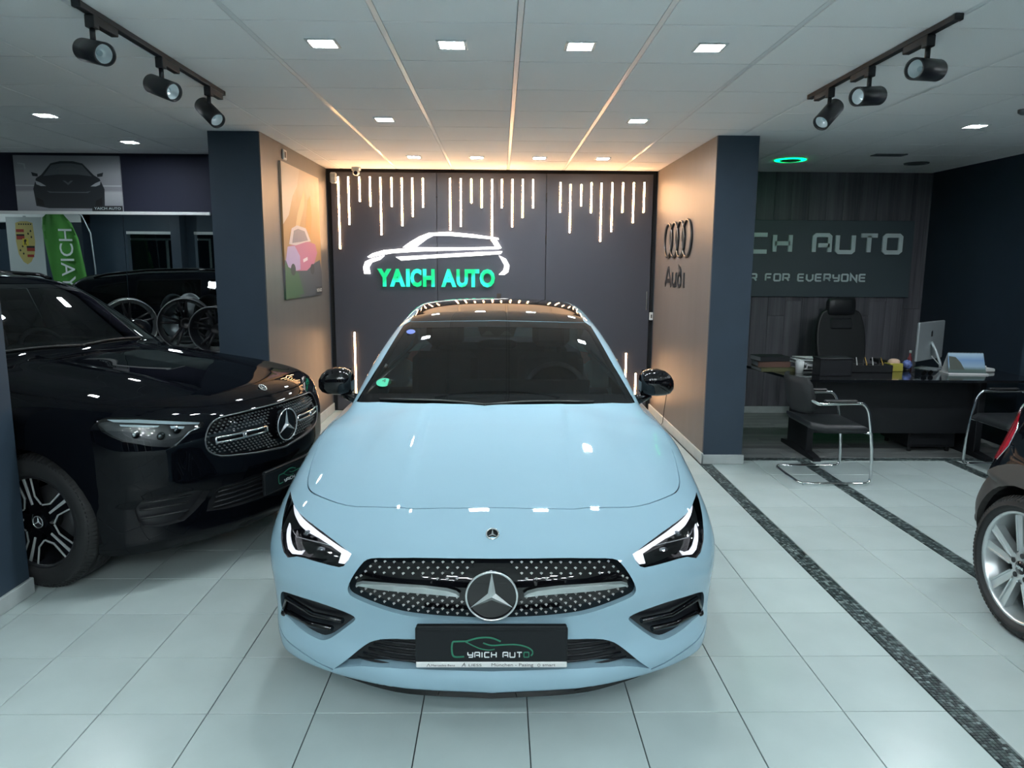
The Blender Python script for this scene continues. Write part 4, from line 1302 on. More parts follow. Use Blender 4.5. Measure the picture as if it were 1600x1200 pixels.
class Shell:
    """a body surface that panels are cut out of"""
    def __init__(s, F, lo, hi, h):
        s.F, s.h = F, h
        P, Q = mesh_solid(F, lo, hi, h)
        me = bpy.data.meshes.new('tmp')
        me.from_pydata(P.tolist(), [], Q.tolist())
        s.bm = bmesh.new()
        s.bm.from_mesh(me)
        bpy.data.meshes.remove(me)
        s.walls = []
    def near(s, bx, ax, sel):
        i, j = ax
        fs, cs = [], []
        for f in s.bm.faces:
            c = f.calc_center_median()
            if bx[0] <= c[i] <= bx[1] and bx[2] <= c[j] <= bx[3] and (sel is None or sel(c)):
                fs.append(f); cs.append((c[i], c[j]))
        return fs, cs
    def cut(s, poly, ax, sel=None, want=True):
        """cut along a polygon given in two axes; returns the faces inside it"""
        i, j = ax
        poly = [tuple(map(float, p)) for p in poly]
        xs, ys = [p[0] for p in poly], [p[1] for p in poly]
        pad = s.h * 1.8
        fs, cs = s.near((min(xs) - pad, max(xs) + pad, min(ys) - pad, max(ys) + pad), ax, sel)
        if not fs:
            return []
        A = np.array(cs)
        n = len(poly)
        def reach(A, a, b):
            d = (b[0] - a[0], b[1] - a[1])
            L = math.hypot(*d) + 1e-12
            q = A - np.array(a)
            t = (q[:, 0] * d[0] + q[:, 1] * d[1]) / L
            return (t > -pad) & (t < L + pad) & (np.abs(q[:, 0] * d[1] - q[:, 1] * d[0]) / L < pad)
        m = np.zeros(len(A), bool)
        for k in range(n):
            m |= reach(A, poly[k], poly[(k + 1) % n])
        sub = [f for f, k in zip(fs, m) if k]
        if sub:
            # work on a small copy of the faces along the outline, then sew it back
            orig, t = {}, bmesh.new()
            vm = {}
            for f in sub:
                for v in f.verts:
                    if v not in vm:
                        vm[v] = t.verts.new(v.co)
                        orig[tuple(vm[v].co)] = v
            F2 = [t.faces.new([vm[v] for v in f.verts]) for f in sub]
            A = A[m]
            bmesh.ops.delete(s.bm, geom=sub, context='FACES_ONLY')
            for k in range(n):
                a, b = poly[k], poly[(k + 1) % n]
                L = math.hypot(b[0] - a[0], b[1] - a[1])
                if L < 1e-6:
                    continue
                nv = Vector((0, 0, 0)); nv[i] = (b[1] - a[1]) / L; nv[j] = -(b[0] - a[0]) / L
                co = Vector((0, 0, 0)); co[i], co[j] = a
                g = set()
                for q in np.nonzero(reach(A, a, b))[0]:
                    f = F2[q]
                    if f.is_valid:
                        g.add(f); g.update(f.edges); g.update(f.verts)
                if not g:
                    continue
                r = bmesh.ops.bisect_plane(t, geom=list(g), dist=2e-5, plane_co=co, plane_no=nv)
                nf = [h for h in r['geom'] if isinstance(h, bmesh.types.BMFace)]
                F2 += nf
                A = np.concatenate([A, np.array([(c[i], c[j]) for c in (h.calc_center_median() for h in nf)]).reshape(-1, 2)])
            back = {}
            for v in t.verts:
                o = orig.get(tuple(v.co))
                back[v] = o if o is not None and o.is_valid else s.bm.verts.new(v.co)
            for f in t.faces:
                try:
                    s.bm.faces.new([back[v] for v in f.verts])
                except ValueError:
                    pass
            t.free()
        return s.pick(poly, ax, sel) if want else None
    def pick(s, poly, ax, sel=None):
        i, j = ax
        xs, ys = [p[0] for p in poly], [p[1] for p in poly]
        fs, cs = s.near((min(xs), max(xs), min(ys), max(ys)), ax, sel)
        if not fs:
            return []
        ok = inside_many(poly, np.array(cs))
        return [f for f, k in zip(fs, ok) if k]
    def take(s, faces, wall=None):
        """remove faces; returns them as arrays; wall = vector the hole's rim is extruded along"""
        fs = set(faces)
        vid, V, FF = {}, [], []
        rim = []
        for f in faces:
            q = []
            for v in f.verts:
                if v not in vid:
                    vid[v] = len(V); V.append(tuple(v.co))
                q.append(vid[v])
            FF.append(q)
            for e in f.edges:
                if sum(1 for g in e.link_faces if g in fs) == 1:
                    rim.append((e.verts[0].co.copy(), e.verts[1].co.copy()))
        bmesh.ops.delete(s.bm, geom=list(faces), context='FACES')
        if wall is not None and rim:
            if isinstance(wall, (int, float)):      # along the inward normal of the solid
                E = np.array([(*a, *b) for a, b in rim])
                W = []
                for Q in (E[:, :3], E[:, 3:]):
                    g = fgrad(s.F, Q)
                    W.append(-g / np.linalg.norm(g, axis=1, keepdims=True) * wall)
                for (a, b), wa, wb in zip(rim, *W):
                    s.walls.append((a, b, b + Vector(wb), a + Vector(wa)))
            else:
                w = Vector(wall)
                for a, b in rim:
                    s.walls.append((a, b, b + w, a + w))
        return np.array(V), FF, rim
    def rest(s):
        vid, V, FF = {}, [], []
        for f in s.bm.faces:
            q = []
            for v in f.verts:
                if v not in vid:
                    vid[v] = len(V); V.append(tuple(v.co))
                q.append(vid[v])
            FF.append(q)
        return np.array(V), FF, []

def panel(name, F, arrs, m, parent, off=0.0, walls=(), wallmat=None, depth=None, flatn=False):
    """mesh object from cut faces with normals from the solid itself; off moves it along the normal"""
    V, FF = arrs[0], arrs[1]
    g = fgrad(F, V)
    g /= np.maximum(np.linalg.norm(g, axis=1, keepdims=True), 1e-9)
    vs = (V + g * off).tolist()
    faces = [tuple(f) for f in FF]
    n0 = len(faces)
    nrm = []
    for f in faces:
        nrm.extend(g[i] for i in f)
    if depth:                      # close the rim so that the sheet has thickness
        walls = [(a, b, None, None) for a, b in arrs[2]]
        key = {tuple(np.round(v, 6)): i for i, v in enumerate(V)}
        w2 = []
        for a, b, _, _ in walls:
            ia, ib = key.get(tuple(np.round(tuple(a), 6))), key.get(tuple(np.round(tuple(b), 6)))
            if ia is None or ib is None:
                continue
            pa, pb = Vector(vs[ia]), Vector(vs[ib])
            w2.append((pa, pb, pb - Vector(g[ib]) * depth, pa - Vector(g[ia]) * depth))
        walls = w2
    for w in walls:
        o = len(vs)
        vs.extend(tuple(p) for p in w)
        faces.append((o, o + 1, o + 2, o + 3))
        n = (w[1] - w[0]).cross(w[3] - w[0])
        n = tuple(n.normalized()) if n.length > 1e-12 else (0, 0, 1)
        nrm.extend([n] * 4)
    me = bpy.data.meshes.new(name)
    me.from_pydata(vs, [], faces)
    me.materials.append(m)
    if wallmat is not None:
        me.materials.append(wallmat)
        me.polygons.foreach_set('material_index', [0] * n0 + [1] * (len(faces) - n0))
    me.polygons.foreach_set('use_smooth', [True] * len(faces))
    me.update()
    me.normals_split_custom_set([tuple(map(float, q)) for q in nrm])
    o = bpy.data.objects.new(name, me)
    return put(o, parent)

def surf_y(F, xs, zs, y0=-0.1, y1=0.9):
    """distance back from the nose where the solid starts, at given (x, z)"""
    xs, zs = np.asarray(xs, float), np.asarray(zs, float)
    lo, hi = np.full(xs.shape, y0), np.full(xs.shape, y1)
    ys = np.linspace(y0, y1, 120)
    found = np.zeros(xs.shape, bool)
    prev = np.full(xs.shape, y0)
    for y in ys:
        neg = F(xs, np.full(xs.shape, y), zs) < 0
        new = neg & ~found
        lo = np.where(new, prev, lo); hi = np.where(new, y, hi)
        found |= neg
        prev = np.full(xs.shape, y)
    for _ in range(18):
        mid = (lo + hi) / 2
        neg = F(xs, mid, zs) < 0
        hi = np.where(neg, mid, hi); lo = np.where(neg, lo, mid)
    return np.where(found, (lo + hi) / 2, y1)

def surf_z(F, x, y, z0=1.8, z1=0.5):
    zs = np.linspace(z0, z1, 400)
    f = F(np.full(400, float(x)), np.full(400, float(y)), zs)
    k = np.argmax(f < 0)
    return float(zs[k])

def mirrored(poly):
    return [(-x, y) for x, y in poly][::-1]

def sym(half):
    """closed outline from its x >= 0 half listed from the axis round to the axis"""
    h = [(abs(x), y) for x, y in half]
    return h + [(-x, y) for x, y in h[::-1] if x > 1e-4]

def inset(poly, d):
    n = len(poly)
    P = [np.array(p, float) for p in poly]
    area = sum(P[i][0] * P[(i + 1) % n][1] - P[(i + 1) % n][0] * P[i][1] for i in range(n))
    sg = 1 if area > 0 else -1
    out = []
    for i in range(n):
        t1, t2 = P[i] - P[i - 1], P[(i + 1) % n] - P[i]
        n1 = np.array((-t1[1], t1[0])) * sg / (np.hypot(*t1) + 1e-12)
        n2 = np.array((-t2[1], t2[0])) * sg / (np.hypot(*t2) + 1e-12)
        m = n1 + n2
        m /= np.hypot(*m) + 1e-12
        out.append(tuple(P[i] + m * d / max(0.5, float(m @ n2))))
    return out

def seam(sh, poly, ax, sel, width=0.004, wall=0.02):
    """cut a real gap of the given width along the outline and take the panel out"""
    sh.cut(poly, ax, sel, False)
    sh.cut(inset(poly, width), ax, sel, False)
    keep = set(sh.pick(inset(poly, width), ax, sel))
    sh.take([f for f in sh.pick(poly, ax, sel) if f not in keep], wall)
    return sh.take(sh.pick(inset(poly, width * .5), ax, sel))

def star_badge(o, X, Y, R, parent, name='star_emblem', disc=True, depth=0.012, ringw=0.09, discmat=None, sub=True):
    """three-pointed star in a ring, facing X x Y"""
    O, X, Y = Vector(o), Vector(X), Vector(Y)
    N = X.cross(Y)
    m = M().use(MT['badge'])
    m.tube([O + X * (R * (1 - ringw / 2)) * math.cos(a) + Y * (R * (1 - ringw / 2)) * math.sin(a) + N * depth * .5 for a in [2 * PI * i / 40 for i in range(40)]], R * ringw / 2, 8, close=True)
    c = O + N * depth
    for k in range(3):
        a = PI / 2 + 2 * PI * k / 3
        d = X * math.cos(a) + Y * math.sin(a)
        s = X * -math.sin(a) + Y * math.cos(a)
        tip = O + d * R * 0.94 + N * depth * .3
        l = O + (d * .5 + s * .87) * R * 0.17 + N * depth * .1
        r = O + (d * .5 - s * .87) * R * 0.17 + N * depth * .1
        m.add([c, tip, l, r], [(0, 1, 2), (0, 3, 1)], False)
    b = m.build(name, None, parent)
    if disc:
        q = M()
        q.prism([(R * .95 * math.cos(2 * PI * i / 36), R * .95 * math.sin(2 * PI * i / 36)) for i in range(36)], O, X, Y, -depth, 0.0)
        q.build('badge_disc', discmat or MT['gloss'], b if sub else parent)
    return b

def wheel(parent, c, side, R, W, Rr, style, steer=0.0, label=None):
    """tyre (part) > rim, spokes, hub cap, brake disc; built with its outer face towards +x"""
    t = M()
    hw = W / 2
    prof = [(-hw * .80, Rr - .004), (-hw, Rr + .02), (-hw, R - .05), (-hw * .9, R - .018), (-hw * .62, R - .002)]
    for g in (-.36, 0, .36):
        prof += [(hw * (g - .06), R), (hw * (g - .045), R - .009), (hw * (g + .045), R - .009), (hw * (g + .06), R)]
    prof += [(hw * .62, R - .002), (hw * .9, R - .018), (hw, R - .05), (hw * 1.0, Rr + .03), (hw * .93, Rr + .008), (hw * .80, Rr - .004)]
    t.lathe(prof, (0, 0, 0), (1, 0, 0), (0, 0, 1), 56)
    for i in range(96):                         # shoulder blocks
        a = 2 * PI * i / 96
        ca, sa = math.cos(a), math.sin(a)
        da = .018
        for x0, x1 in ((hw * .66, hw * .93),):
            vs = []
            for x, rr in ((x0, R + .001), (x1, R - .020)):
                for s_ in (-da, da):
                    vs.append((x, (rr) * math.sin(a + s_), (rr) * math.cos(a + s_)))
                    vs.append((x, (rr - .012) * math.sin(a + s_), (rr - .012) * math.cos(a + s_)))
            t.add(vs, [(0, 2, 6, 4), (0, 4, 5, 1), (2, 3, 7, 6), (0, 1, 3, 2), (4, 6, 7, 5)], False)
    ty = t.build('wheel', MT['rubber'], parent)
    ty.location = c
    ty.rotation_euler = (0, 0, (0 if side > 0 else PI) + steer)
    rimm = MT['silver'] if style in ('mini',) else MT['satin']
    f = hw * .82
    r = M()
    r.lathe([(-hw * .8, Rr), (-hw * .78, Rr - .025), (0, Rr - .045), (f - .05, Rr - .030), (f - .012, Rr - .016), (f, Rr - .012), (f + .004, Rr - .003), (f - .004, Rr + .004)], (0, 0, 0), (1, 0, 0), (0, 0, 1), 56)
    r.build('rim', rimm, ty)
    d = M()
    d.lathe([(.0, .06), (.0, Rr * .68), (-.02, Rr * .68), (-.02, .06)], (-.01, 0, 0), (1, 0, 0), (0, 0, 1), 40)
    d.build('brake_disc', MT['steel'], ty)
    Y, Z = (0, 1, 0), (0, 0, 1)
    rp = lambda rad, a: (rad * math.cos(a), rad * math.sin(a))
    if style == 'five_twin':
        for k in range(5):
            a = PI / 2 + .30 + 2 * PI * k / 5
            s_ = M().use(MT['gloss'])
            ca, sa = math.cos(a), math.sin(a)
            def P(rad, off):
                return (rad * ca - off * sa, rad * sa + off * ca)
            body = [P(.05, -.036), P(.10, -.036), P(Rr - .012, -.047), P(Rr - .012, .047), P(.10, .036), P(.05, .036)]
            s_.prism(body, (f - .030, 0, 0), Y, Z, -.02, .016)
            s_.use(MT['wheelsilver'])
            w = .0075
            s_.stroke([P(Rr - .010, -.050), P(.135, -.036), P(.085, -.058)], w, (f - .014, 0, 0), Y, Z, 0, .005)
            s_.stroke([P(Rr - .010, .050), P(.135, .036), P(.085, .058)], w, (f - .014, 0, 0), Y, Z, 0, .005)
            s_.stroke([P(Rr - .010, 0), P(.095, 0)], [.017, .011], (f - .014, 0, 0), Y, Z, 0, .004)
            b0, b1 = math.asin(.050 / Rr), 2 * PI / 5 - math.asin(.050 / Rr)
            s_.stroke([rp(Rr - .012, a + b0 + (b1 - b0) * i / 14) for i in range(15)], w, (f - .014, 0, 0), Y, Z, 0, .005)
            s_.build('spoke', None, ty)
        h = M().use(MT['gloss'])
        h.lathe([(f - .05, .085), (f - .022, .07), (f - .014, .042), (f - .012, .0)], (0, 0, 0), (1, 0, 0), (0, 0, 1), 30)
        hub = h.build('hub_cap', None, ty)
        star_badge((f - .011, 0, 0), Y, Z, .034, ty, 'hub_emblem', depth=.005, ringw=.16, discmat=MT['satin'], sub=False)
    elif style == 'mini':
        for k in range(10):
            pair = k // 2
            a = PI / 2 + 2 * PI * pair / 5 + (.21 if k % 2 else -.21)
            ca, sa = math.cos(a), math.sin(a)
            def P(rad, off):
                return (rad * ca - off * sa, rad * sa + off * ca)
            s_ = M().use(MT['silver'])
            s_.prism([P(.055, -.017), P(Rr - .04, -.022), P(Rr - .006, -.030), P(Rr - .006, .030), P(Rr - .04, .022), P(.055, .017)], (f - .024, 0, 0), Y, Z, -.025, .010)
            s_.stroke([P(.075, -.016), P(Rr - .02, -.020)], .008, (f - .014, 0, 0), Y, Z, 0, .006)
            s_.stroke([P(.075, .016), P(Rr - .02, .020)], .008, (f - .014, 0, 0), Y, Z, 0, .006)
            s_.build('spoke', None, ty)
        h = M().use(MT['silver'])
        h.lathe([(f - .06, .082), (f - .020, .074), (f - .012, .055), (f - .010, .03)], (0, 0, 0), (1, 0, 0), (0, 0, 1), 36)
        h.build('hub', None, ty)
        for k in range(5):
            a = PI / 2 + 2 * PI * k / 5
            q = M()
            y_, z_ = .056 * math.cos(a), .056 * math.sin(a)
            q.cyl((f - .03, y_, z_), (f - .0075, y_, z_), .0125, n=16)
            q.build('lug_recess', MT['black'], ty)
        q = M()
        q.lathe([(f - .02, .033), (f - .004, .031), (f - .003, .0)], (0, 0, 0), (1, 0, 0), (0, 0, 1), 30)
        cap = q.build('hub_cap', MT['gloss'], ty)
        text_mesh('MINI', .022, (f - .0028, 0, -.008), Y, Z, .001, 'hub_lettering', MT['lettergrey'], ty, 'CENTER', width=.046)
    return ty
# ------------------------------------------------------------------ the white saloon
def cla_solid():
    yc = curve((.15, .10), (.20, .06), (.26, .045), (.34, .055), (.45, .035), (.55, .005), (.62, .0), (.68, .02), (.72, .06), (.765, .14), (.82, .26), (1.0, 1.0))
    P = curve((0, 0), (.3, .028), (.52, .105), (.66, .175), (.78, .26), (.86, .35), (.91, .46), (.96, .72), (1.2, 3))
    dP = lambda x: (P(x + .004) - P(x - .004)) / .008
    zt = curve((-.2, .5), (0, .64), (.06, .72), (.14, .768), (.26, .82), (.6, .90), (1.0, .975), (1.25, 1.015), (2, 1.03), (3, 1.03), (3.8, 1.05), (4.4, 1.06), (4.75, 1.03))
    w = curve((-.2, .88), (0, .895), (.35, .918), (.65, .935), (.95, .938), (1.6, .93), (2.4, .93), (3.3, .935), (3.9, .92), (4.4, .86), (4.75, .78))
    ins = curve((.1, .06), (.2, .025), (.35, .005), (.5, .0), (.7, .0), (.8, .002), (.9, .022), (1.0, .07), (1.1, .16))
    crown = curve((0, 0), (.3, .012), (.5, .03), (.7, .062), (.8, .092), (.9, .14), (1.1, .4))
    xcr = curve((0, .40), (.143, .453), (.384, .575), (.575, .642), (.867, .726), (1.08, .766), (1.4, .80))
    def body(x, y, z):
        x = np.abs(x)
        q = x - xcr(y)
        crease = .012 * (np.sqrt(q * q + .0004) - np.abs(q) * 0 - .02) * sstep(.0, .25, y) * (1 - sstep(1.0, 1.4, y))
        top = (z - zt(y) + crown(x) * np.clip(1.15 - .1 * y, .6, 1.15) + crease * 8 * sstep(-.10, .10, q) - .017 * sstep(.31, .365, x) * (1 - sstep(.42, .62, x)) * sstep(.05, .5, y)) / 1.08
        px = dP(x)
        fr = (yc(z) + P(x) - y) / np.sqrt(1 + px * px)
        sd = x - w(y) + ins(z)
        re = (y - (4.66 - .12 * (x / .8) ** 2 - .25 * np.abs(z - .6) ** 2)) / 1.1
        bt = .16 + .02 * sstep(.3, 1, y) - z
        f = smax(fr, sd, .08)
        f = smax(f, top, .10)
        f = smax(f, re, .15)
        return smax(f, bt, .04)
    roof = curve((1.2, 1.2), (2.0, 1.365), (2.3, 1.432), (2.75, 1.485), (3.2, 1.465), (3.8, 1.33), (4.3, 1.17))
    wg = curve((.9, .80), (1.0, .765), (1.2, .69), (1.35, .618), (1.44, .565), (1.6, .40))
    def green(x, y, z):
        x = np.abs(x)
        ws = (1.24 + (z - 1.02) * 2.15 + .22 * x * x + .35 * x ** 4 - y) * .42
        rf = z - (roof(y) - .025 * (x / .6) ** 2 - .03 * (x / .6) ** 4)
        sd = (x - wg(z) * (1 - .05 * sstep(2.6, 4.2, y))) / 1.12
        f = smax(ws, rf, .05)
        f = smax(f, sd, .07)
        return smax(f, .6 - z, .02)
    return lambda x, y, z: smin(body(x, y, z), green(x, y, z), .035)

def circle(c, r, n=36):
    return [(c[0] + r * math.cos(2 * PI * i / n), c[1] + r * math.sin(2 * PI * i / n)) for i in range(n)]

def side_opening(sh, car, poly, name, m, depth=.22):
    """wheel arches on both flanks with a dark liner"""
    for sg in (1, -1):
        sel = lambda c, sg=sg: c.x * sg > .45
        fs = sh.cut(poly, (1, 2), sel)
        a = sh.take(fs, (-sg * .03, 0, 0))
        l = M()
        for p, q in a[2]:
            d = Vector((-sg * depth, 0, 0))
            l.add([p + Vector((-sg * .028, 0, 0)), q + Vector((-sg * .028, 0, 0)), q + d, p + d], [(0, 1, 2, 3)])
        l.build(name, m, car)

def side_glass(sh, F, car, polys, m, trim):
    for sg in (1, -1):
        for poly in polys:
            sel = lambda c, sg=sg: c.x * sg > .35
            sh.cut(poly, (1, 2), sel, False)
            sh.cut(inset(poly, .018), (1, 2), sel, False)
            inner = sh.pick(inset(poly, .018), (1, 2), sel)
            ks = set(inner)
            fr = [f for f in sh.pick(poly, (1, 2), sel) if f not in ks]
            panel('window_trim', F, sh.take(fr), trim, car, .001)
            inner = sh.pick(inset(poly, .016), (1, 2), sel)
            panel('side_window', F, sh.take(inner), m, car, -.003)

def doors(sh, F, car, polys, m):
    for sg in (1, -1):
        for poly in polys:
            a = seam(sh, poly, (1, 2), lambda c, sg=sg: c.x * sg > .4, .005)
            d = panel('door', F, a, m, car, depth=.012)
            ys = [p[0] for p in poly]
            yh, zh = max(ys) - .20, .80
            xs = np.linspace(.4, 1.0, 300)
            xo = float(xs[np.argmax(F(xs, np.full(300, yh), np.full(300, zh)) > 0)])
            h = M()
            h.box((sg * (xo + .014) - .010, yh - .11, zh - .014), (sg * (xo + .014) + .010, yh + .11, zh + .014), .006)
            h.build('door_handle', m, d)

def cabin(car, y0, y1, zf, hw, wheel_x, ztop):
    """dashboard, steering wheel, two front seats and a rear bench inside"""
    m = M()
    m.prism([(y0 + .02, zf - .25), (y0 + .02, zf - .02), (y0 + .25, zf + .01), (y0 + .48, zf - .03), (y0 + .52, zf - .12), (y0 + .45, zf - .3)], (-hw, 0, 0), (0, 1, 0), (0, 0, 1), 0, 2 * hw)
    dash = m.build('dashboard', MT['interior'], car)
    m = M().use(MT['deskglass'])
    m.box((-.30 if wheel_x > 0 else .02, y0 + .50, zf - .07), (.30 + .25 if wheel_x > 0 else .3, y0 + .515, zf + .055), .005)
    m.build('display', None, dash)
    m = M()
    c = Vector((wheel_x, y0 + .66, zf - .05))
    t = Vector((0, math.sin(.42), math.cos(.42)))
    x = Vector((1, 0, 0))
    n = x.cross(t)
    m.tube([c + x * .185 * math.cos(a) + t * .185 * math.sin(a) for a in [2 * PI * i / 36 for i in range(36)]], .015, 8, close=True)
    for a in (0.1, PI - .1, -PI / 2):
        m.cyl(c, c + x * .18 * math.cos(a) + t * .18 * math.sin(a), .018, .012, 8)
    m.ball(tuple(c), (.06, .03, .05))
    m.cyl(c, c + Vector((0, -.2, -.09)), .03, n=10)
    m.build('steering_wheel', MT['steel'], car)
    for sx in (-.37, .37):
        m = M()
        yb = y0 + 1.22
        m.box((sx - .24, yb - .5, zf - .52), (sx + .24, yb + .02, zf - .36), .05)
        m.box((sx - .23, yb - .02, zf - .42), (sx + .23, yb + .12, zf + .14), .05, rot=Matrix.Rotation(-.2, 3, 'X'), piv=(sx, yb, zf - .4))
        m.box((sx - .13, yb + .09, zf + .16), (sx + .13, yb + .19, zf + .36), .04, rot=Matrix.Rotation(-.1, 3, 'X'))
        m.cyl((sx - .05, yb + .13, zf + .05), (sx - .05, yb + .14, zf + .2), .008)
        m.cyl((sx + .05, yb + .13, zf + .05), (sx + .05, yb + .14, zf + .2), .008)
        m.build('front_seat', MT['leather'], car)
    m = M()
    m.box((-hw + .08, y1 - .55, zf - .5), (hw - .08, y1, zf - .34), .05)
    m.box((-hw + .08, y1 - .08, zf - .45), (hw - .08, y1 + .06, zf + .12), .05)
    m.build('rear_bench', MT['leather'], car)

def dealer_plate(car, y, z0, z1, hw, footer):
    """number plate holder with the dealer's show plate, facing the front"""
    X, Z = (1, 0, 0), (0, 0, 1)
    m = M().use(MT['plateblack'])
    m.box((-hw, y, z0), (hw, y + .022, z1), .006)
    m.box((-hw + .004, y - .003, z1 - .012), (hw - .004, y + .02, z1 + .008), .004)
    h = m.build('plate_holder', None, car)
    W = 2 * hw
    k = W / .53
    S = lambda p: [((px - .5) * W, z0 + (z1 - z0) * pz) for px, pz in p]
    g = M().use(MT['plategreen'])
    o = (0, y, 0)
    c = lambda p, w: g.stroke(smooth_poly(S(p), 4, False), w, o, X, Z, .0, .0015)
    wd = [.0025 * k, .004 * k]
    c([(.32, .27), (.255, .27), (.24, .42), (.245, .63), (.27, .66), (.345, .665)], .0055 * k)
    c([(.335, .665), (.40, .74), (.46, .765), (.51, .74), (.56, .66)], .0055 * k)
    c([(.33, .65), (.38, .55), (.43, .47), (.48, .44), (.52, .46)], .0035 * k)
    c([(.445, .62), (.50, .56), (.58, .575), (.66, .58), (.72, .53), (.76, .45), (.77, .36), (.76, .29)], .0045 * k)
    g.build('plate_emblem', None, h)
    lw = MT['letterwhite']
    stroke_text('YAICH AUTO', (z1 - z0) * .125, .0036 * k, (-W * .155, y, z0 + (z1 - z0) * .255), X, Z, 0, .0015, 'plate_lettering',
                [lw] * 9 + [MT['plategreen']], h, spacing=.36, width=W * .40, per_letter=False)
    if footer:
        m = M()
        m.box((-hw + .002, y - .004, z0 - .001), (hw - .002, y + .01, z0 + (z1 - z0) * .135), .003)
        f = m.build('plate_footer', MT['whiteplastic'], h)
        dk = flat('footer print', (.05, .055, .06))
        for t, u, w, s_ in (('Mercedes-Benz', .105, .155, .011), ('LIESS', .35, .085, .013), ('München - Pasing', .50, .275, .016), ('smart', .835, .085, .015)):
            text_mesh(t, s_, ((u - .5) * W, y - .0042, z0 + .005), X, Z, .0006, 'footer_lettering', dk, h, width=w * W)
        q = M()
        q.stroke([(0, 0), (.006, .010), (.012, 0)], .0016, ((.075 - .5) * W, y - .0042, z0 + .004), X, Z, 0, .0006)
        q.stroke([(0, 0), (.009, .013), (.012, 0)], .002, ((.305 - .5) * W, y - .0042, z0 + .004), X, Z, 0, .0006)
        q.stroke([(.003, .005), (.012, .007)], .002, ((.305 - .5) * W, y - .0042, z0 + .004), X, Z, 0, .0006)
        q.stroke(circle((.006, .005), .0045, 14), .0016, ((.80 - .5) * W, y - .0042, z0 + .004), X, Z, 0, .0006, close=True)
        q.build('footer_emblem', dk, h)
    return h

def headlamp(sh, F, car, outline, lights, sel, inner):
    """lens glass over a dark housing with light guides"""
    fs = sh.cut(outline, (0, 2), sel)
    a = sh.take(fs)
    lens = panel('headlight', F, a, MT['lens'], car, -.001)
    V, FF, rim = a
    panel('lamp_housing', F, (V, FF, rim), inner, lens, -.040)
    w = M()
    E = np.array([(*p, *q) for p, q in rim])
    G = [-g / np.linalg.norm(g, axis=1, keepdims=True) * .041 for g in (fgrad(F, E[:, :3]), fgrad(F, E[:, 3:]))]
    for (p, q), gp, gq in zip(rim, *G):
        w.add([p, q, q + Vector(gq), p + Vector(gp)], [(0, 1, 2, 3)])
    w.build('lamp_bezel', MT['gloss'], lens)
    # light guides cut from the lens surface itself and set back
    for nm, poly, m, off in lights:
        me = bpy.data.meshes.new('t')
        me.from_pydata(V.tolist(), [], FF)
        t = Shell.__new__(Shell)
        t.F, t.h, t.walls = F, sh.h, []
        t.bm = bmesh.new(); t.bm.from_mesh(me)
        bpy.data.meshes.remove(me)
        b = t.take(t.cut(poly, (0, 2)))
        if b[1]:
            panel(nm, F, b, m, lens, -off, depth=.006)
        t.bm.free()
    return lens

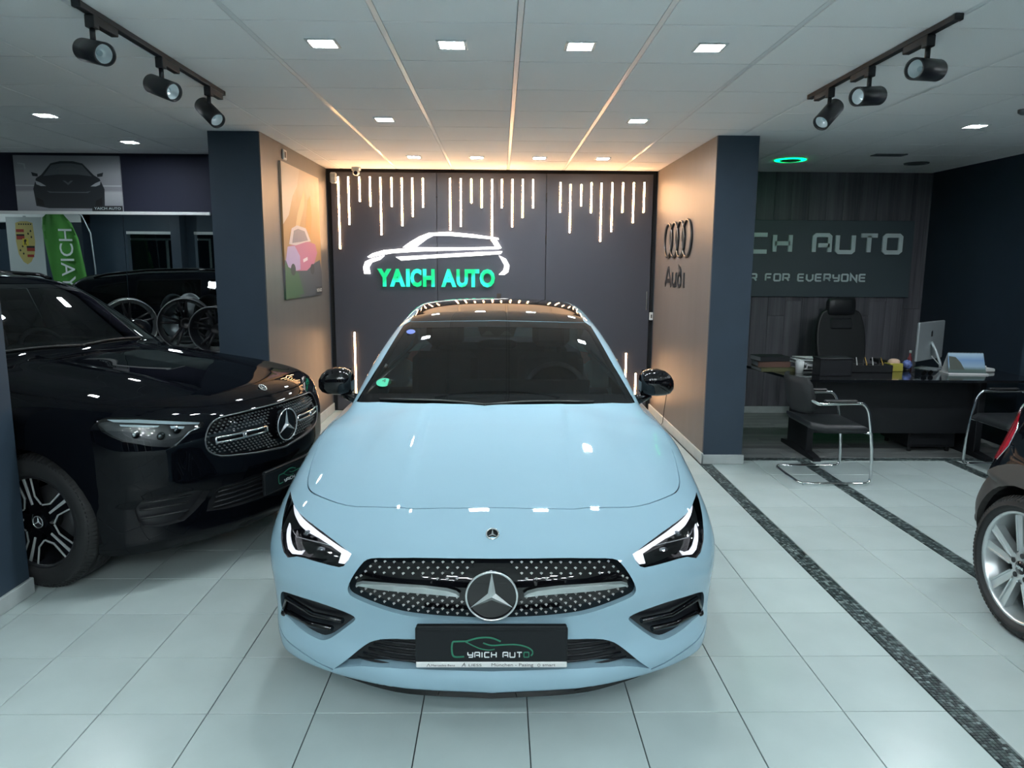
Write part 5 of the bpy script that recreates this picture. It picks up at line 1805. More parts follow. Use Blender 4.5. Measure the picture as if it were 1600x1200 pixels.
def white_saloon():
    F = cla_solid()
    car = thing('car', 'white saloon car with a black roof, facing the viewer, headlights lit', 'car', (-.026, 2.36, 0), -.004)
    sh = Shell(F, (-1.0, -.03, .12), (1.0, 4.72, 1.52), .0155)
    paint = MT['white_paint']
    front = lambda c: c.y < .9
    # glass
    ws = sym([(0, 1.026), (.366, 1.024), (.60, 1.014), (.735, 1.0), (.64, 1.19), (.573, 1.345), (.54, 1.366), (.30, 1.376), (0, 1.382)])
    wsf = lambda c: c.y < 2.3 and c.z > .98
    sh.cut(ws, (0, 2), wsf, False)
    gl = inset(ws, .030)
    gl = [(x, z + (.006 if z < 1.08 else 0)) for x, z in gl]
    sh.cut(gl, (0, 2), wsf, False)
    g_in = sh.pick(gl, (0, 2), wsf)
    ks = set(g_in)
    panel('windscreen_frame', F, sh.take([f for f in sh.pick(ws, (0, 2), wsf) if f not in ks]), MT['frit'], car, -.002)
    panel('windscreen', F, sh.take(sh.pick(gl, (0, 2), wsf)), MT['glass'], car, -.003)
    # panoramic roof
    rp = sym([(0, 2.055), (.30, 2.065), (.545, 2.13), (.508, 2.55), (.48, 2.9), (.47, 3.25), (.40, 3.30), (0, 3.33)])
    panel('roof_glass', F, sh.take(sh.cut(rp, (0, 1), lambda c: c.z > 1.25), (0, 0, -.01)), MT['frit'], car, -.002)
    rw = sym([(0, 3.42), (.40, 3.38), (.47, 3.45), (.52, 3.95), (.50, 4.02), (0, 4.08)])
    panel('rear_window', F, sh.take(sh.cut(rw, (0, 1), lambda c: c.z > 1.12)), MT['darkglass'], car, -.002)
    side_glass(sh, F, car, [[(1.86, 1.02), (2.62, 1.03), (2.58, 1.36), (2.40, 1.35), (2.12, 1.25)], [(2.70, 1.03), (3.45, 1.06), (3.62, 1.12), (3.30, 1.31), (2.66, 1.37)]], MT['darkglass'], MT['gloss'])
    # bonnet with a real shut gap
    hood = sym(smooth_poly([(0, .282), (.296, .292), (.473, .328), (.568, .364), (.653, .428), (.725, .502), (.762, .56), (.785, .625), (.802, .702), (.824, .86), (.838, 1.02), (.85, 1.25), (.845, 1.45)], 2, False)
               + [(.74, 1.452), (.60, 1.37), (.366, 1.29), (0, 1.262)])
    a = seam(sh, hood, (0, 1), lambda c: c.z > .72, .0045, .02)
    panel('bonnet', F, a, paint, car)
    doors(sh, F, car, [[(1.62, .30), (2.66, .28), (2.66, .985), (1.62, .975)], [(2.67, .28), (3.2, .28), (3.42, .5), (3.62, .72), (3.62, 1.0), (2.67, .985)]], paint)
    # lamps
    hl = [(.864, .759), (.825, .757), (.79, .751), (.747, .746), (.691, .738), (.632, .727), (.577, .713), (.534, .70), (.503, .69), (.514, .668), (.529, .651), (.546, .645), (.579, .645), (.637, .646), (.688, .647), (.724, .644), (.766, .628), (.789, .641), (.811, .670), (.828, .703), (.848, .729), (.861, .745)]
    drl = [(.820, .752), (.812, .755), (.759, .746), (.689, .735), (.623, .721), (.569, .708), (.509, .693), (.520, .674), (.534, .659), (.556, .658), (.552, .672), (.548, .689), (.598, .704), (.653, .715), (.709, .721), (.749, .728), (.792, .741)]
    hook = [(.806, .719), (.807, .702), (.797, .677), (.781, .654), (.759, .644), (.718, .653), (.706, .670), (.723, .662), (.751, .661), (.770, .673), (.786, .694), (.795, .713)]
    for sg in (1, -1):
        f_ = (lambda p: p) if sg > 0 else mirrored
        lens = headlamp(sh, F, car, f_(hl), [('light_guide', f_(drl), MT['drl'], .010), ('light_guide', f_(hook), MT['drl'], .012)], lambda c, sg=sg: c.x * sg > .4 and c.y < .8, MT['gloss'])
        ln = M()
        pts = [(.782, .706), (.744, .690), (.645, .694), (.558, .691)]
        ys = surf_y(F, [p[0] for p in pts], [p[1] for p in pts])
        ln.tube([(sg * p[0], y + .022, p[1]) for p, y in zip(pts, ys)], .0022, 6)
        ln.build('trim_line', MT['chrome'], lens)
        for px, pz in ((.70, .705), (.63, .673)):
            y = float(surf_y(F, [px], [pz])[0])
            q = M()
            q.ball((sg * px, y + .034, pz), (.018, .014, .012))
            q.build('projector', MT['reflector'], lens)
    # grille
    gp = sym(smooth_poly([(0, .702), (.143, .70), (.278, .698), (.40, .690), (.443, .681), (.462, .665), (.478, .645), (.497, .615), (.512, .580), (.511, .557), (.493, .543), (.45, .531), (.386, .516), (.31, .502), (.225, .494), (.141, .490), (0, .489)], 2, False))
    back = (0, .06, 0)
    a = sh.take(sh.cut(gp, (0, 2), front), back)
    gr = panel('grille', F, (a[0] + np.array((0, .03, 0)), a[1], a[2]), MT['gloss'], car)
    m = M().use(MT['stud'])
    pts = []
    bar_lo = curve((.10, .583), (.24, .589), (.375, .589), (.447, .587), (.49, .59))
    bar_hi = curve((.10, .612), (.156, .618), (.233, .626), (.34, .625), (.457, .613), (.49, .60))
    for r in range(12):
        zr = .684 - r * .0163
        for k in range(-16, 17):
            x = (k + (.5 if r % 2 else 0)) * .0345
            z = zr - (.07 * x * x if r < 6 else -.10 * x * x)
            if not inside(inset(gp, .012), x, z): continue
            if x * x + (z - .594) ** 2 < .108 ** 2: continue
            if abs(x) > .09 and bar_lo(abs(x)) - .004 < z < bar_hi(abs(x)) + .006: continue
            pts.append((x, z))
    ys = surf_y(F, [p[0] for p in pts], [p[1] for p in pts])
    for (x, z), y in zip(pts, ys):
        b = .0062
        y1 = y + .030
        m.add([(x - b, y1, z), (x, y1, z - b * .62), (x + b, y1, z), (x, y1, z + b * .62), (x, y1 - .016, z)], [(0, 1, 4), (1, 2, 4), (2, 3, 4), (3, 0, 4)], False)
    tag(m.build('grille_studs', None, gr), kind='stuff')
    for sg in (1, -1):
        m = M()
        top = [(.481, .597), (.457, .608), (.40, .614), (.34, .617), (.233, .616), (.156, .609), (.123, .600), (.111, .590)]
        bot = [(.472, .5945), (.447, .595), (.40, .597), (.34, .598), (.239, .596), (.156, .591), (.125, .588), (.112, .587)]
        ys = surf_y(F, [p[0] for p in top], [.6] * len(top))
        rings = []
        for t, b, y in zip(top, bot, ys):
            zc = (t[1] + b[1]) / 2
            rings.append([(sg * t[0], y - .005, t[1] - .003), (sg * t[0], y + .014, t[1]), (sg * b[0], y + .014, b[1] - .004), (sg * b[0], y - .008, b[1] - .001)])
        m.ring(rings if sg > 0 else rings, smooth=False)
        m.build('wing_bar', MT['barsilver'], gr)
    star_badge((0, .006, .594), (1, 0, 0), (0, 0, 1), .091, car, depth=.014, ringw=.085)
    yb = float(surf_y(F, [0], [.757])[0])
    star_badge((0, yb - .002, .758), (1, 0, 0), Vector((0, .80, .60)), .0245, car, 'nose_emblem', depth=.004, ringw=.22)
    # lower intakes
    ik = smooth_poly([(.804, .464), (.735, .476), (.648, .480), (.569, .473), (.513, .461), (.495, .446), (.513, .421), (.555, .378), (.597, .339), (.626, .321), (.651, .315), (.698, .320), (.743, .331), (.785, .345), (.815, .352), (.833, .375), (.834, .408), (.826, .443)], 2)
    for sg in (1, -1):
        p = ik if sg > 0 else mirrored(ik)
        a = sh.take(sh.cut(p, (0, 2), front), (0, .045, 0))
        it = panel('side_intake', F, (a[0] + np.array((0, .04, 0)), a[1], a[2]), MT['satin'], car)
        for pts in ([(.83, .352), (.80, .428), (.679, .404), (.552, .413)], [(.80, .36), (.70, .355), (.60, .365)]):
            m = M()
            ys = surf_y(F, [q[0] for q in pts], [q[1] for q in pts])
            P = [Vector((sg * q[0], y + .016, q[1])) for q, y in zip(pts, ys)]
            m.tube([tuple(v) for v in smooth_poly([tuple(q) for q in P], 4, False)] if False else P, .011, 6)
            m.build('intake_fin', MT['gloss'], it)
        m = M()
        y = float(surf_y(F, [.822], [.352])[0])
        m.ball((sg * .822, y + .012, .352), (.016, .020, .013), 12, 8)
        m.build('intake_flick', MT['gloss'], it)
    lo = sym(smooth_poly([(0, .400), (.271, .398), (.37, .387), (.426, .367), (.465, .339), (.522, .285), (.575, .233)], 2, False) + [(.593, .214), (.543, .238), (.484, .258), (.372, .277), (.272, .284), (0, .288)])
    a = sh.take(sh.cut(lo, (0, 2), front), (0, .06, 0))
    lg = panel('lower_grille', F, (a[0] + np.array((0, .055, 0)), a[1], a[2]), MT['black'], car)
    for k in range(6):
        z = .272 + k * .021
        hwid = .50 - k * .022
        xs = np.linspace(-hwid, hwid, 15)
        ys = surf_y(F, xs, np.full(15, z)) + .034
        m = M()
        m.tube([(x, y, z) for x, y in zip(xs, ys)], .0048, 5)
        m.build('grille_slat', MT['satin'], lg)
    # lip crease and splitter
    cr = [(.600, .207), (.659, .216), (.709, .231), (.754, .242), (.802, .252), (.828, .263), (.862, .291), (.885, .31)]
    for sg in (1, -1):
        p = [(x, z + .0035) for x, z in cr] + [(x, z - .0035) for x, z in cr[::-1]]
        p = p if sg > 0 else mirrored(p)
        sh.take(sh.cut(p, (0, 2), front), (0, .02, 0))
    xs = np.linspace(-.60, .60, 25)
    yl = surf_y(F, xs, np.full(25, .215))
    m = M()
    rg = []
    for x, y in zip(xs, yl):
        rg.append([(x, y + .004 + .03 * (abs(x) / .6) ** 4, .176), (x, y + .004 + .03 * (abs(x) / .6) ** 4, .196), (x, y + .35, .200), (x, y + .35, .166)])
    m.ring(rg, smooth=False)
    m.build('splitter', MT['gloss'], car)
    # tow eye cover seam
    p = [(.492, .538), (.515, .50), (.520, .478), (.48, .462), (.455, .472), (.436, .495), (.427, .518)]
    # wheel openings
    for yw in (.95, 3.70):
        side_opening(sh, car, circle((yw, .335), .365), 'arch_liner', MT['black'])
    rear_lamps = [(.50, .80), (.80, .79), (.86, .86), (.84, .92), (.55, .90)]
    for sg in (1, -1):
        p = rear_lamps if sg > 0 else mirrored(rear_lamps)
        panel('tail_light', F, sh.take(sh.cut(p, (0, 2), lambda c: c.y > 3.8)), MT['redlens'], car, -.002)
    panel('body', F, sh.rest(), paint, car, walls=sh.walls, wallmat=paint)
    sh.bm.free()
    for yw in (.95, 3.70):
        for sg in (1, -1):
            wheel(car, (sg * .795, yw, .33), sg, .33, .225, .235, 'five_twin')
    dealer_plate(car, -.008, .338, .482, .263, True)
    # door mirrors
    for sg in (1, -1):
        m = M().use(MT['gloss'])
        c = np.array((.905, 1.74, 1.062))
        rg = []
        for k, (dx, hz, hy, dz) in enumerate([(-.092, .052, .045, -.010), (-.080, .066, .060, -.004), (-.045, .076, .070, 0), (.0, .078, .072, 0), (.045, .070, .066, -.004), (.075, .054, .055, -.010), (.092, .030, .036, -.014), (.097, .010, .012, -.016)]):
            pts = []
            for i in range(16):
                a = 2 * PI * i / 16
                ca, sa = math.cos(a), math.sin(a)
                q = lambda t: math.copysign(abs(t) ** .75, t)
                pts.append((sg * (c[0] + dx), c[1] + hy * q(ca), c[2] + dz + hz * q(sa)))
            rg.append(pts)
        m.ring(rg)
        m.tube([(sg * .86, 1.74, 1.0), (sg * .82, 1.73, .972), (sg * .77, 1.72, .958)], [.034, .028, .034], 10)
        mr = m.build('door_mirror', None, car)
        m = M()
        m.prism([(sg * (.905 + x), 1.062 + z) for x, z in [(-.075, -.055), (.06, -.05), (.08, -.02), (.06, .055), (-.07, .06)]], (0, 1.815, 0), (1, 0, 0), (0, 0, 1), -.003, .002)
        m.build('mirror_glass', MT['mirror'], mr)
    # wipers
    for x0, x1, d in ((-.60, -.05, 1), (.50, -.06, 1)):
        m = M()
        P = []
        for t in np.linspace(0, 1, 8):
            x = x0 + (x1 - x0) * t
            z = 1.024 + .010 * math.sin(PI * t) + .002
            y = float(surf_y(F, [x], [z], 1.0, 2.0)[0])
            P.append((x, y - .012, z))
        m.tube(P, .006, 6)
        m.build('wiper', MT['black'], car)
    # camera and mirror block behind the glass, stickers
    m = M()
    m.prism([(-.115, 1.345), (-.095, 1.287), (.095, 1.287), (.115, 1.345)], (0, 2.07, 0), (1, 0, 0), (0, 0, 1), -.05, .06)
    cb = m.build('camera_housing', MT['interior'], car)
    for x in (-.055, .055):
        m = M()
        m.prism([(x - .035, 1.300), (x + .035, 1.300), (x + .012, 1.324), (x - .012, 1.324)], (0, 2.008, 0), (1, 0, 0), (0, 0, 1), 0, .003)
        m.build('camera_window', flat('camera window', (.16, .18, .18)), cb)
    m = M()
    m.ball((0, 2.10, 1.235), (.12, .025, .030), 14, 8, .7)
    m.build('rear_view_mirror', MT['interior'], car)
    def sticker(x, z, r, col, nm, txt):
        y = float(surf_y(F, [x], [z], 1.0, 2.4)[0])
        Yv = Vector((0, .9, .43)).normalized()
        m = M()
        m.prism(circle((0, 0), r, 28), (x, y - .003, z), (1, 0, .0), Yv, 0, .0012)
        s = m.build(nm, col, car)
        if txt:
            text_mesh(txt, r * 1.1, (x, y - .0045, z + .002), (1, 0, 0), Yv, .0005, 'sticker_number', flat('sticker print', (.01, .06, .04)), s, 'CENTER')
            q = M()
            q.prism([(-r * .7, -r * .62), (r * .7, -r * .62), (r * .82, -r * .34), (-r * .82, -r * .34)], (x, y - .0042, z), (1, 0, 0), Yv, 0, .0006)
            q.build('sticker_field', MT['letterwhite'], s)
        else:
            q = M()
            q.prism([(-r * .8, -r * .15), (r * .8, -r * .05), (r * .8, r * .15), (-r * .8, r * .05)], (x, y - .0042, z), (1, 0, 0), Yv, 0, .0006)
            q.build('sticker_field', MT['letterwhite'], s)
    sticker(-.60, 1.09, .040, flat('badge green', (.02, .42, .24)), 'green_sticker', '4')
    sticker(-.512, 1.318, .026, flat('badge blue', (.05, .10, .40)), 'blue_sticker', '')
    cabin(car, 1.42, 3.45, .99, .62, .36, 1.4)
    # aerial fin
    m = M()
    m.prism([(3.30, 1.43), (3.48, 1.41), (3.46, 1.49)], (-.015, 0, 0), (0, 1, 0), (0, 0, 1), 0, .03)
    m.build('aerial_fin', MT['gloss'], car)
    return car

# ------------------------------------------------------------------ the black sport utility car
def glc_solid():
    yc = curve((.15, .16), (.22, .09), (.28, .05), (.45, .045), (.52, .02), (.60, .0), (.75, .0), (.88, .03), (.95, .07), (1.0, .16), (1.03, .3), (1.2, 1.2))
    P = curve((0, 0), (.3, .035), (.53, .12), (.68, .20), (.78, .29), (.86, .41), (.92, .60), (.96, .85), (1.2, 3))
    dP = lambda x: (P(x + .004) - P(x - .004)) / .008
    zt = curve((-.2, .75), (0, .91), (.06, .96), (.14, 1.0), (.26, 1.03), (.6, 1.08), (1.0, 1.12), (1.45, 1.155), (2, 1.155), (3, 1.15), (3.8, 1.15), (4.5, 1.15), (4.75, 1.1))
    w = curve((-.2, .88), (0, .895), (.35, .925), (.65, .945), (.95, .95), (1.6, .945), (2.4, .945), (3.3, .95), (3.9, .945), (4.4, .90), (4.75, .82))
    ins = curve((.1, .06), (.2, .03), (.35, .01), (.5, .0), (.78, .0), (.9, .006), (1.0, .03), (1.1, .08), (1.25, .18))
    crown = curve((0, 0), (.3, .01), (.5, .022), (.7, .045), (.8, .07), (.9, .12), (1.1, .4))
    def body(x, y, z):
        x = np.abs(x)
        top = (z - zt(y) + crown(x) - .016 * sstep(.34, .40, x) * (1 - sstep(.44, .6, x)) * sstep(.05, .5, y)) / 1.05
        px = dP(x)
        fr = (yc(z) + P(x) - y) / np.sqrt(1 + px * px)
        sd = x - w(y) + ins(z)
        re = (y - (4.66 - .10 * (x / .8) ** 2 - .2 * np.abs(z - .6) ** 2)) / 1.1
        bt = .20 + .03 * sstep(.3, 1, y) - z
        f = smax(fr, sd, .08)
        f = smax(f, top, .09)
        f = smax(f, re, .15)
        return smax(f, bt, .04)
    roof = curve((1.2, 1.3), (2.0, 1.54), (2.3, 1.615), (2.75, 1.65), (3.3, 1.64), (4.0, 1.57), (4.5, 1.48))
    wg = curve((.9, .90), (1.1, .865), (1.25, .81), (1.45, .715), (1.57, .650), (1.64, .59), (1.8, .42))
    def green(x, y, z):
        x = np.abs(x)
        ws = (1.36 + (z - 1.12) * 1.72 + .18 * x * x + .35 * x ** 4 - y) * .5
        rf = z - (roof(y) - .025 * (x / .6) ** 2 - .03 * (x / .6) ** 4)
        re = (y - (4.45 - (z - 1.2) * .75 - .1 * x * x)) * .8
        sd = (x - wg(z) * (1 - .04 * sstep(2.6, 4.4, y))) / 1.1
        f = smax(ws, rf, .05)
        f = smax(f, sd, .07)
        f = smax(f, re, .1)
        return smax(f, .7 - z, .02)
    return lambda x, y, z: smin(body(x, y, z), green(x, y, z), .035)

def black_suv():
    F = glc_solid()
    car = thing('car', 'large black sport utility car beside the left pillar, dark diamond grille with chrome bars', 'car', (-1.27, 4.27, 0), math.radians(71))
    sh = Shell(F, (-1.0, -.03, .16), (1.0, 4.74, 1.70), .0175)
    paint = MT['black_paint']
    front = lambda c: c.y < 1.0
    ws = sym([(0, 1.185), (.40, 1.18), (.62, 1.17), (.745, 1.155), (.66, 1.36), (.585, 1.53), (.54, 1.55), (.30, 1.565), (0, 1.57)])
    wsf = lambda c: c.y < 2.35 and c.z > 1.12
    sh.cut(ws, (0, 2), wsf, False)
    gl = inset(ws, .028)
    sh.cut(gl, (0, 2), wsf, False)
    ks = set(sh.pick(gl, (0, 2), wsf))
    panel('windscreen_frame', F, sh.take([f for f in sh.pick(ws, (0, 2), wsf) if f not in ks]), MT['frit'], car, -.002)
    panel('windscreen', F, sh.take(sh.pick(gl, (0, 2), wsf)), MT['glass'], car, -.003)
    side_glass(sh, F, car, [[(1.90, 1.17), (2.72, 1.18), (2.70, 1.53), (2.50, 1.53), (2.22, 1.44)], [(2.80, 1.18), (3.55, 1.19), (3.50, 1.51), (2.78, 1.53)], [(3.62, 1.20), (4.12, 1.26), (3.95, 1.44), (3.58, 1.50)]], MT['darkglass'], MT['gloss'])
    hood = sym(smooth_poly([(0, .085), (.25, .105), (.42, .15), (.56, .23), (.68, .34), (.77, .48), (.81, .62), (.83, .85), (.845, 1.1), (.855, 1.45)], 2, False) + [(.84, 1.56), (.70, 1.56), (.5, 1.49), (.3, 1.44), (0, 1.42)])
    panel('bonnet', F, seam(sh, hood, (0, 1), lambda c: c.z > .93, .006, .02), paint, car)
    doors(sh, F, car, [[(1.68, .36), (2.75, .34), (2.75, 1.13), (1.68, 1.12)], [(2.765, .34), (3.28, .34), (3.42, .52), (3.58, .76), (3.58, 1.14), (2.765, 1.13)]], paint)
    hl = [(.866, .924), (.854, .937), (.826, .946), (.759, .937), (.651, .914), (.526, .888), (.508, .877), (.523, .858), (.58, .846), (.636, .807), (.67, .779), (.705, .783), (.756, .796), (.794, .814), (.83, .829), (.852, .854), (.866, .88)]
    drl = [(.836, .939), (.76, .933), (.652, .910), (.527, .882), (.538, .874), (.658, .894), (.768, .917), (.829, .927)]
    drl2 = [(.82, .915), (.76, .906), (.70, .895), (.71, .887), (.77, .895), (.82, .905)]
    drl3 = [(.66, .886), (.60, .874), (.61, .864), (.66, .873)]
    edge = [(.53, .862), (.58, .838), (.63, .800), (.66, .785), (.672, .785), (.645, .803), (.59, .846)]
    for sg in (1, -1):
        f_ = (lambda p: p) if sg > 0 else mirrored
        lens = headlamp(sh, F, car, f_(hl), [('light_guide', f_(drl), MT['drloff'], .006), ('light_guide', f_(drl2), MT['drloff'], .012), ('light_guide', f_(drl3), MT['drloff'], .012), ('lamp_edge', f_(edge), MT['satinchrome'], .01)], lambda c, sg=sg: c.x * sg > .4 and c.y < .8, MT['lampgrey'])
        for px, pz in ((.77, .855), (.69, .835), (.62, .855)):
            y = float(surf_y(F, [px], [pz])[0])
            q = M()
            q.ball((sg * px, y + .034, pz), (.028, .016, .022))
            q.build('projector', MT['reflector'], lens)
    gp = sym(smooth_poly([(0, .903), (.15, .903), (.31, .901), (.412, .897), (.465, .881), (.504, .846), (.532, .792), (.53, .743), (.504, .707), (.455, .681), (.363, .668), (.21, .649), (0, .633)], 2, False))
    a = sh.take(sh.cut(gp, (0, 2), front), (0, .05, 0))
    gr = panel('grille', F, (a[0] + np.array((0, .03, 0)), a[1], a[2]), MT['gloss'], car)
    m = M()
    rim = inset(gp, .006)
    ys = surf_y(F, [p[0] for p in rim], [p[1] for p in rim])
    m.tube([(p[0], y + .004, p[1]) for p, y in zip(rim, ys)], .0042, 6, close=True)
    m.build('grille_surround', MT['steel'], gr)
    m = M().use(MT['studdark'])
    pts = []
    for r in range(17):
        for k in range(-22, 23):
            x = (k + (.5 if r % 2 else 0)) * .026
            z = .645 + r * .0152
            if not inside(inset(gp, .018), x, z) or x * x + (z - .775) ** 2 < .105 ** 2: continue
            if abs(x) > .13 and abs(z - .778) < .022 and abs(x) < .49: continue
            pts.append((x, z))
    ys = surf_y(F, [p[0] for p in pts], [p[1] for p in pts])
    for (x, z), y in zip(pts, ys):
        b = .0062
        y1 = y + .030
        m.add([(x - b, y1, z), (x, y1, z - b), (x + b, y1, z), (x, y1, z + b), (x, y1 - .014, z)], [(0, 1, 4), (1, 2, 4), (2, 3, 4), (3, 0, 4)], False)
    tag(m.build('grille_studs', None, gr), kind='stuff')
    for sg in (1, -1):
        m = M()
        def bar(path, r):
            ys = surf_y(F, [p[0] for p in path], [p[1] for p in path])
            m.tube([(sg * p[0], y - .002, p[1]) for p, y in zip(path, ys)], r, 6)
        for zz in (.791, .764):
            bar([(x, zz) for x in np.linspace(.15, .478, 9)], .0058)
        for xx in (.15, .31, .325, .478):
            bar([(xx, .764), (xx, .791)], .0062)
        m.build('grille_bar', MT['chrome'], gr)
    star_badge((0, -.008, .775), (1, 0, 0), (0, 0, 1), .096, car, depth=.014, ringw=.075)
    yb = float(surf_y(F, [0], [.985])[0])
    star_badge((0, yb - .004, .985), (1, 0, 0), Vector((0, .80, .60)), .027, car, 'nose_emblem', depth=.004, ringw=.22)
    ik = [(.78, .523), (.671, .530), (.58, .523), (.504, .503), (.516, .454), (.567, .405), (.621, .364), (.713, .357), (.77, .371), (.79, .403), (.80, .47)]
    for sg in (1, -1):
        p = ik if sg > 0 else mirrored(ik)
        a = sh.take(sh.cut(p, (0, 2), front), (0, .05, 0))
        it = panel('side_intake', F, (a[0] + np.array((0, .045, 0)), a[1], a[2]), MT['satin'], car)
        for zz in (.41, .455, .495):
            xs = [.58, .66, .74, .775]
            ys = surf_y(F, xs, [zz] * 4)
            m = M()
            m.tube([(sg * x, y + .022, zz) for x, y in zip(xs, ys)], .006, 6)
            m.build('intake_fin', MT['black'], it)
    lo = sym([(0, .53), (.30, .525), (.449, .508), (.50, .44), (.512, .385), (.40, .372), (.20, .368), (0, .366)])
    a = sh.take(sh.cut(lo, (0, 2), front), (0, .05, 0))
    lg = panel('lower_grille', F, (a[0] + np.array((0, .045, 0)), a[1], a[2]), MT['black'], car)
    for k in range(5):
        z = .39 + k * .028
        xs = np.linspace(-.46 + .01 * k, .46 - .01 * k, 11)
        ys = surf_y(F, xs, np.full(11, z)) + .026
        m = M()
        m.tube([(x, y, z) for x, y in zip(xs, ys)], .006, 5)
        m.build('grille_slat', MT['satin'], lg)
    for yw in (.92, 3.80):
        side_opening(sh, car, circle((yw, .365), .405), 'arch_liner', MT['black'])
    rl = [(.50, .92), (.80, .90), (.90, .96), (.88, 1.03), (.55, 1.02)]
    for sg in (1, -1):
        panel('tail_light', F, sh.take(sh.cut(rl if sg > 0 else mirrored(rl), (0, 2), lambda c: c.y > 4.0)), MT['redlens'], car, -.002)
    rw = sym([(0, 1.50), (.50, 1.47), (.60, 1.22), (.55, 1.18), (0, 1.17)])
    panel('rear_window', F, sh.take(sh.cut(rw, (0, 2), lambda c: c.y > 4.0)), MT['darkglass'], car, -.002)
    panel('body', F, sh.rest(), paint, car, walls=sh.walls, wallmat=MT['black'])
    sh.bm.free()
    for yw in (.92, 3.80):
        for sg in (1, -1):
            wheel(car, (sg * .80, yw, .365), sg, .365, .245, .252, 'five_twin', steer=(math.radians(4) if yw < 1 else 0))
    dealer_plate(car, -.035, .415, .545, .262, False)
    for sg in (1, -1):
        m = M().use(MT['gloss'])
        c = np.array((1.0, 2.06, 1.18))
        rg = []
        for dx, hz, hy in [(-.11, .06, .05), (-.09, .085, .07), (0, .095, .08), (.07, .08, .07), (.105, .05, .05), (.118, .015, .015)]:
            rg.append([(sg * (c[0] + dx), c[1] + hy * math.cos(a), c[2] + hz * math.sin(a)) for a in [2 * PI * i / 16 for i in range(16)]])
        m.ring(rg)
        m.tube([(sg * .96, 2.0, 1.12), (sg * .90, 1.93, 1.09), (sg * .85, 1.9, 1.08)], [.04, .035, .04], 10)
        m.build('door_mirror', None, car)
        m = M()
        zs = [surf_z(F, .56, y) for y in (2.45, 2.9, 3.4, 3.9)]
        m.tube([(sg * .56, 2.40, zs[0] + .005)] + [(sg * .56, y, z + .035) for y, z in zip((2.5, 2.9, 3.4, 3.85), zs)] + [(sg * .56, 3.98, zs[3] + .0)], .014, 8)
        m.build('roof_rail', MT['gloss'], car)
    for x0, x1 in ((-.62, -.02), (.50, -.05)):
        m = M()
        P = []
        for t in np.linspace(0, 1, 8):
            x = x0 + (x1 - x0) * t
            z = 1.19 + .012 * math.sin(PI * t)
            P.append((x, float(surf_y(F, [x], [z], 1.1, 2.2)[0]) - .012, z))
        m.tube(P, .007, 6)
        m.build('wiper', MT['black'], car)
    cabin(car, 1.62, 3.7, 1.11, .66, .37, 1.5)
    m = M()
    m.ball((0, 2.06, 1.43), (.12, .025, .035), 14, 8, .7)
    m.build('rear_view_mirror', MT['interior'], car)
    return car

# ------------------------------------------------------------------ the small black hatchback (y = 0 at its rear)
def mini_solid():
    yc = curve((.15, .22), (.25, .12), (.35, .05), (.5, .0), (.6, .03), (.75, .14), (.9, .27), (1.05, .37), (1.2, .5))
    P = curve((0, 0), (.4, .06), (.6, .15), (.74, .26), (.82, .37), (.88, .53), (.92, .78), (1.2, 3))
    dP = lambda x: (P(x + .004) - P(x - .004)) / .008
    zt = curve((-.2, 1.0), (0, 1.02), (.5, 1.04), (2, 1.03), (3.0, 1.02), (3.4, 1.0), (3.9, .94), (4.2, .84), (4.4, .7))
    w = curve((-.2, .88), (0, .89), (.5, .905), (1.2, .91), (2.4, .91), (3.5, .91), (4.0, .87), (4.4, .78))
    ins = curve((.1, .05), (.2, .02), (.35, .0), (.6, .0), (.75, .028), (.85, .055), (1.0, .10), (1.1, .15), (1.25, .22))
    crown = curve((0, 0), (.5, .01), (.8, .04), (.9, .08), (1.1, .3))
    def body(x, y, z):
        x = np.abs(x)
        px = dP(x)
        top = z - zt(y) + crown(x)
        fr = (yc(z) + P(x) - y) / np.sqrt(1 + px * px)
        sd = x - w(y) + ins(z)
        re = (y - (4.28 - .15 * (x / .8) ** 2 - .2 * np.abs(z - .55) ** 2)) / 1.1
        f = smax(fr, sd, .08)
        f = smax(f, top, .1)
        f = smax(f, re, .15)
        return smax(f, .19 + .02 * sstep(.3, 1, y) - z, .04)
    roof = curve((0, 1.5), (.3, 1.54), (1.2, 1.565), (2.2, 1.55), (2.7, 1.48), (3.2, 1.2), (3.5, 1.0))
    wg = curve((.9, .83), (1.05, .80), (1.3, .72), (1.5, .64), (1.6, .56))
    def green(x, y, z):
        x = np.abs(x)
        bk = (.34 + (z - 1.0) * .42 + .12 * x * x + .25 * x ** 4 - y) * .9
        rf = z - (roof(y) - .03 * (x / .6) ** 2 - .02 * (x / .6) ** 4)
        sd = (x - wg(z)) / 1.1
        f = smax(bk, rf, .08)
        f = smax(f, sd, .08)
        return smax(f, .7 - z, .02)
    return lambda x, y, z: smin(body(x, y, z), green(x, y, z), .03)

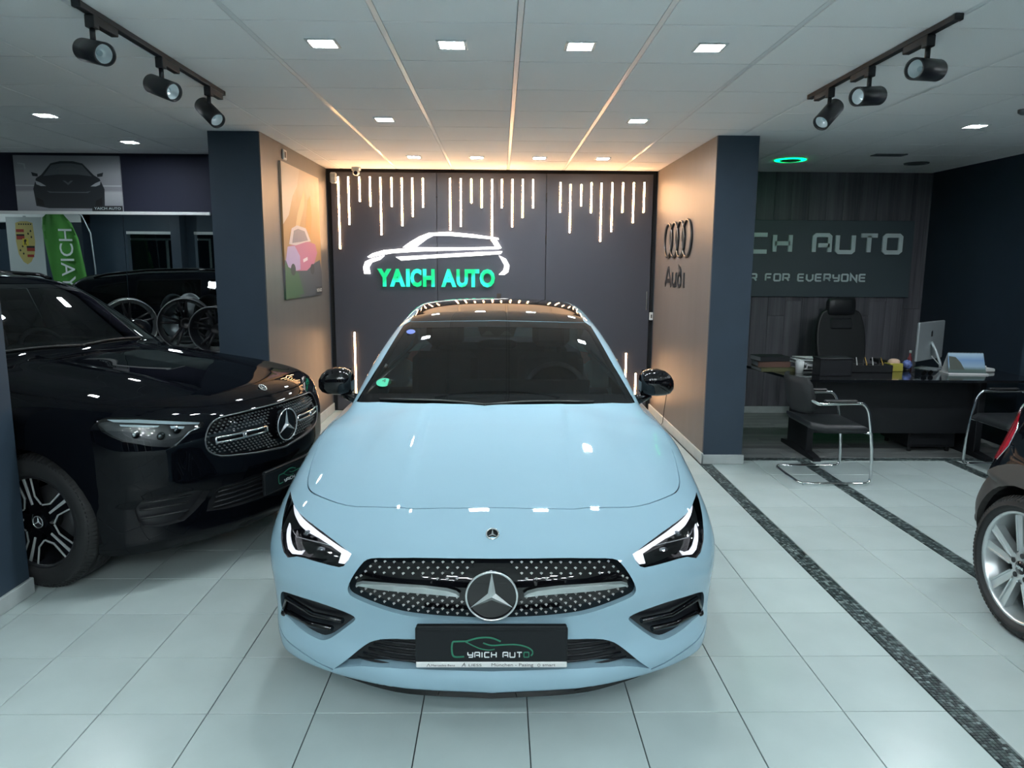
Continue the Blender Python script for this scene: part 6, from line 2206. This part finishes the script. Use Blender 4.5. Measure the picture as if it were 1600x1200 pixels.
def black_hatchback():
    F = mini_solid()
    car = thing('car', 'small black hatchback with grey arch cladding and silver multi-spoke wheels, cut off by the frame', 'car', (3.282, 3.959, 0), PI)
    sh = Shell(F, (-.98, -.03, .15), (.98, 4.34, 1.62), .02)
    paint = MT['black_paint']
    rear = lambda c: c.y < .9
    side_glass(sh, F, car, [[(1.0, 1.06), (1.7, 1.06), (1.68, 1.45), (1.05, 1.46)], [(1.78, 1.06), (2.75, 1.05), (2.45, 1.40), (1.76, 1.45)]], MT['darkglass'], MT['chrome'])
    wsp = sym([(0, 1.46), (.45, 1.44), (.62, 1.12), (.55, 1.08), (0, 1.07)])
    panel('windscreen', F, sh.take(sh.cut(wsp, (0, 2), lambda c: c.y > 2.2)), MT['glass'], car, -.002)
    panel('rear_window', F, sh.take(sh.cut(sym([(0, 1.44), (.45, 1.42), (.55, 1.14), (0, 1.10)]), (0, 2), rear)), MT['darkglass'], car, -.002)
    tl = [(.30, 1.02), (.54, 1.03), (.585, .96), (.565, .87), (.51, .79), (.32, .76)]
    for sg in (1, -1):
        lamp = panel('tail_light', F, sh.take(sh.cut(tl, (1, 2), lambda c, sg=sg: c.x * sg > .4)), MT['redlens'], car, .004, depth=.012)
        m = M()
        P = []
        for y, z in tl:
            xs = np.linspace(.3, 1.0, 280)
            P.append((sg * float(xs[np.argmax(F(xs, np.full(280, y), np.full(280, z)) > 0)]), y, z))
        m.tube(P, .0035, 6, close=True)
        m.build('lamp_ring', MT['chrome'], lamp)
    # cladding round the arches and along the sills, then the openings
    for yw in (.76, 3.43):
        for sg in (1, -1):
            sel = lambda c, sg=sg: c.x * sg > .45
            op, cl = circle((yw, .34), .375, 40), circle((yw, .34), .475, 40)
            sh.cut(cl, (1, 2), sel, False)
            sh.cut(op, (1, 2), sel, False)
            ks = set(sh.pick(op, (1, 2), sel))
            panel('arch_cladding', F, sh.take([f for f in sh.pick(cl, (1, 2), sel) if f not in ks]), MT['cladding'], car, .010, depth=.03)
            a = sh.take(sh.pick(op, (1, 2), sel))
            l = M()
            for p, q in a[2]:
                l.add([p + Vector((-sg * .01, 0, 0)), q + Vector((-sg * .01, 0, 0)), q + Vector((-sg * .25, 0, 0)), p + Vector((-sg * .25, 0, 0))], [(0, 1, 2, 3)])
            l.build('arch_liner', MT['black'], car)
    lowc = [(-.1, .15), (4.4, .15), (4.4, .36), (-.1, .36)]
    for sg in (1, -1):
        panel('sill_cladding', F, sh.take(sh.cut(lowc, (1, 2), lambda c, sg=sg: c.x * sg > .0 and c.y < 4.0 and c.z > .2)), MT['cladding'], car, .004)
    # rear reflector on the bumper corner
    y = float(surf_y(F, [.80], [.44])[0])
    m = M()
    m.ball((-.80, y - .004, .44), (.012, .012, .03), 10, 8)
    m.ball((.80, y - .004, .44), (.012, .012, .03), 10, 8)
    m.build('bumper_reflector', MT['black'], car)
    panel('body', F, sh.rest(), paint, car, walls=sh.walls, wallmat=MT['black'])
    sh.bm.free()
    for yw in (.76, 3.43):
        for sg in (1, -1):
            wheel(car, (sg * .775, yw, .335), sg, .335, .215, .262, 'mini')
    return car
white_saloon()
black_suv()
black_hatchback()
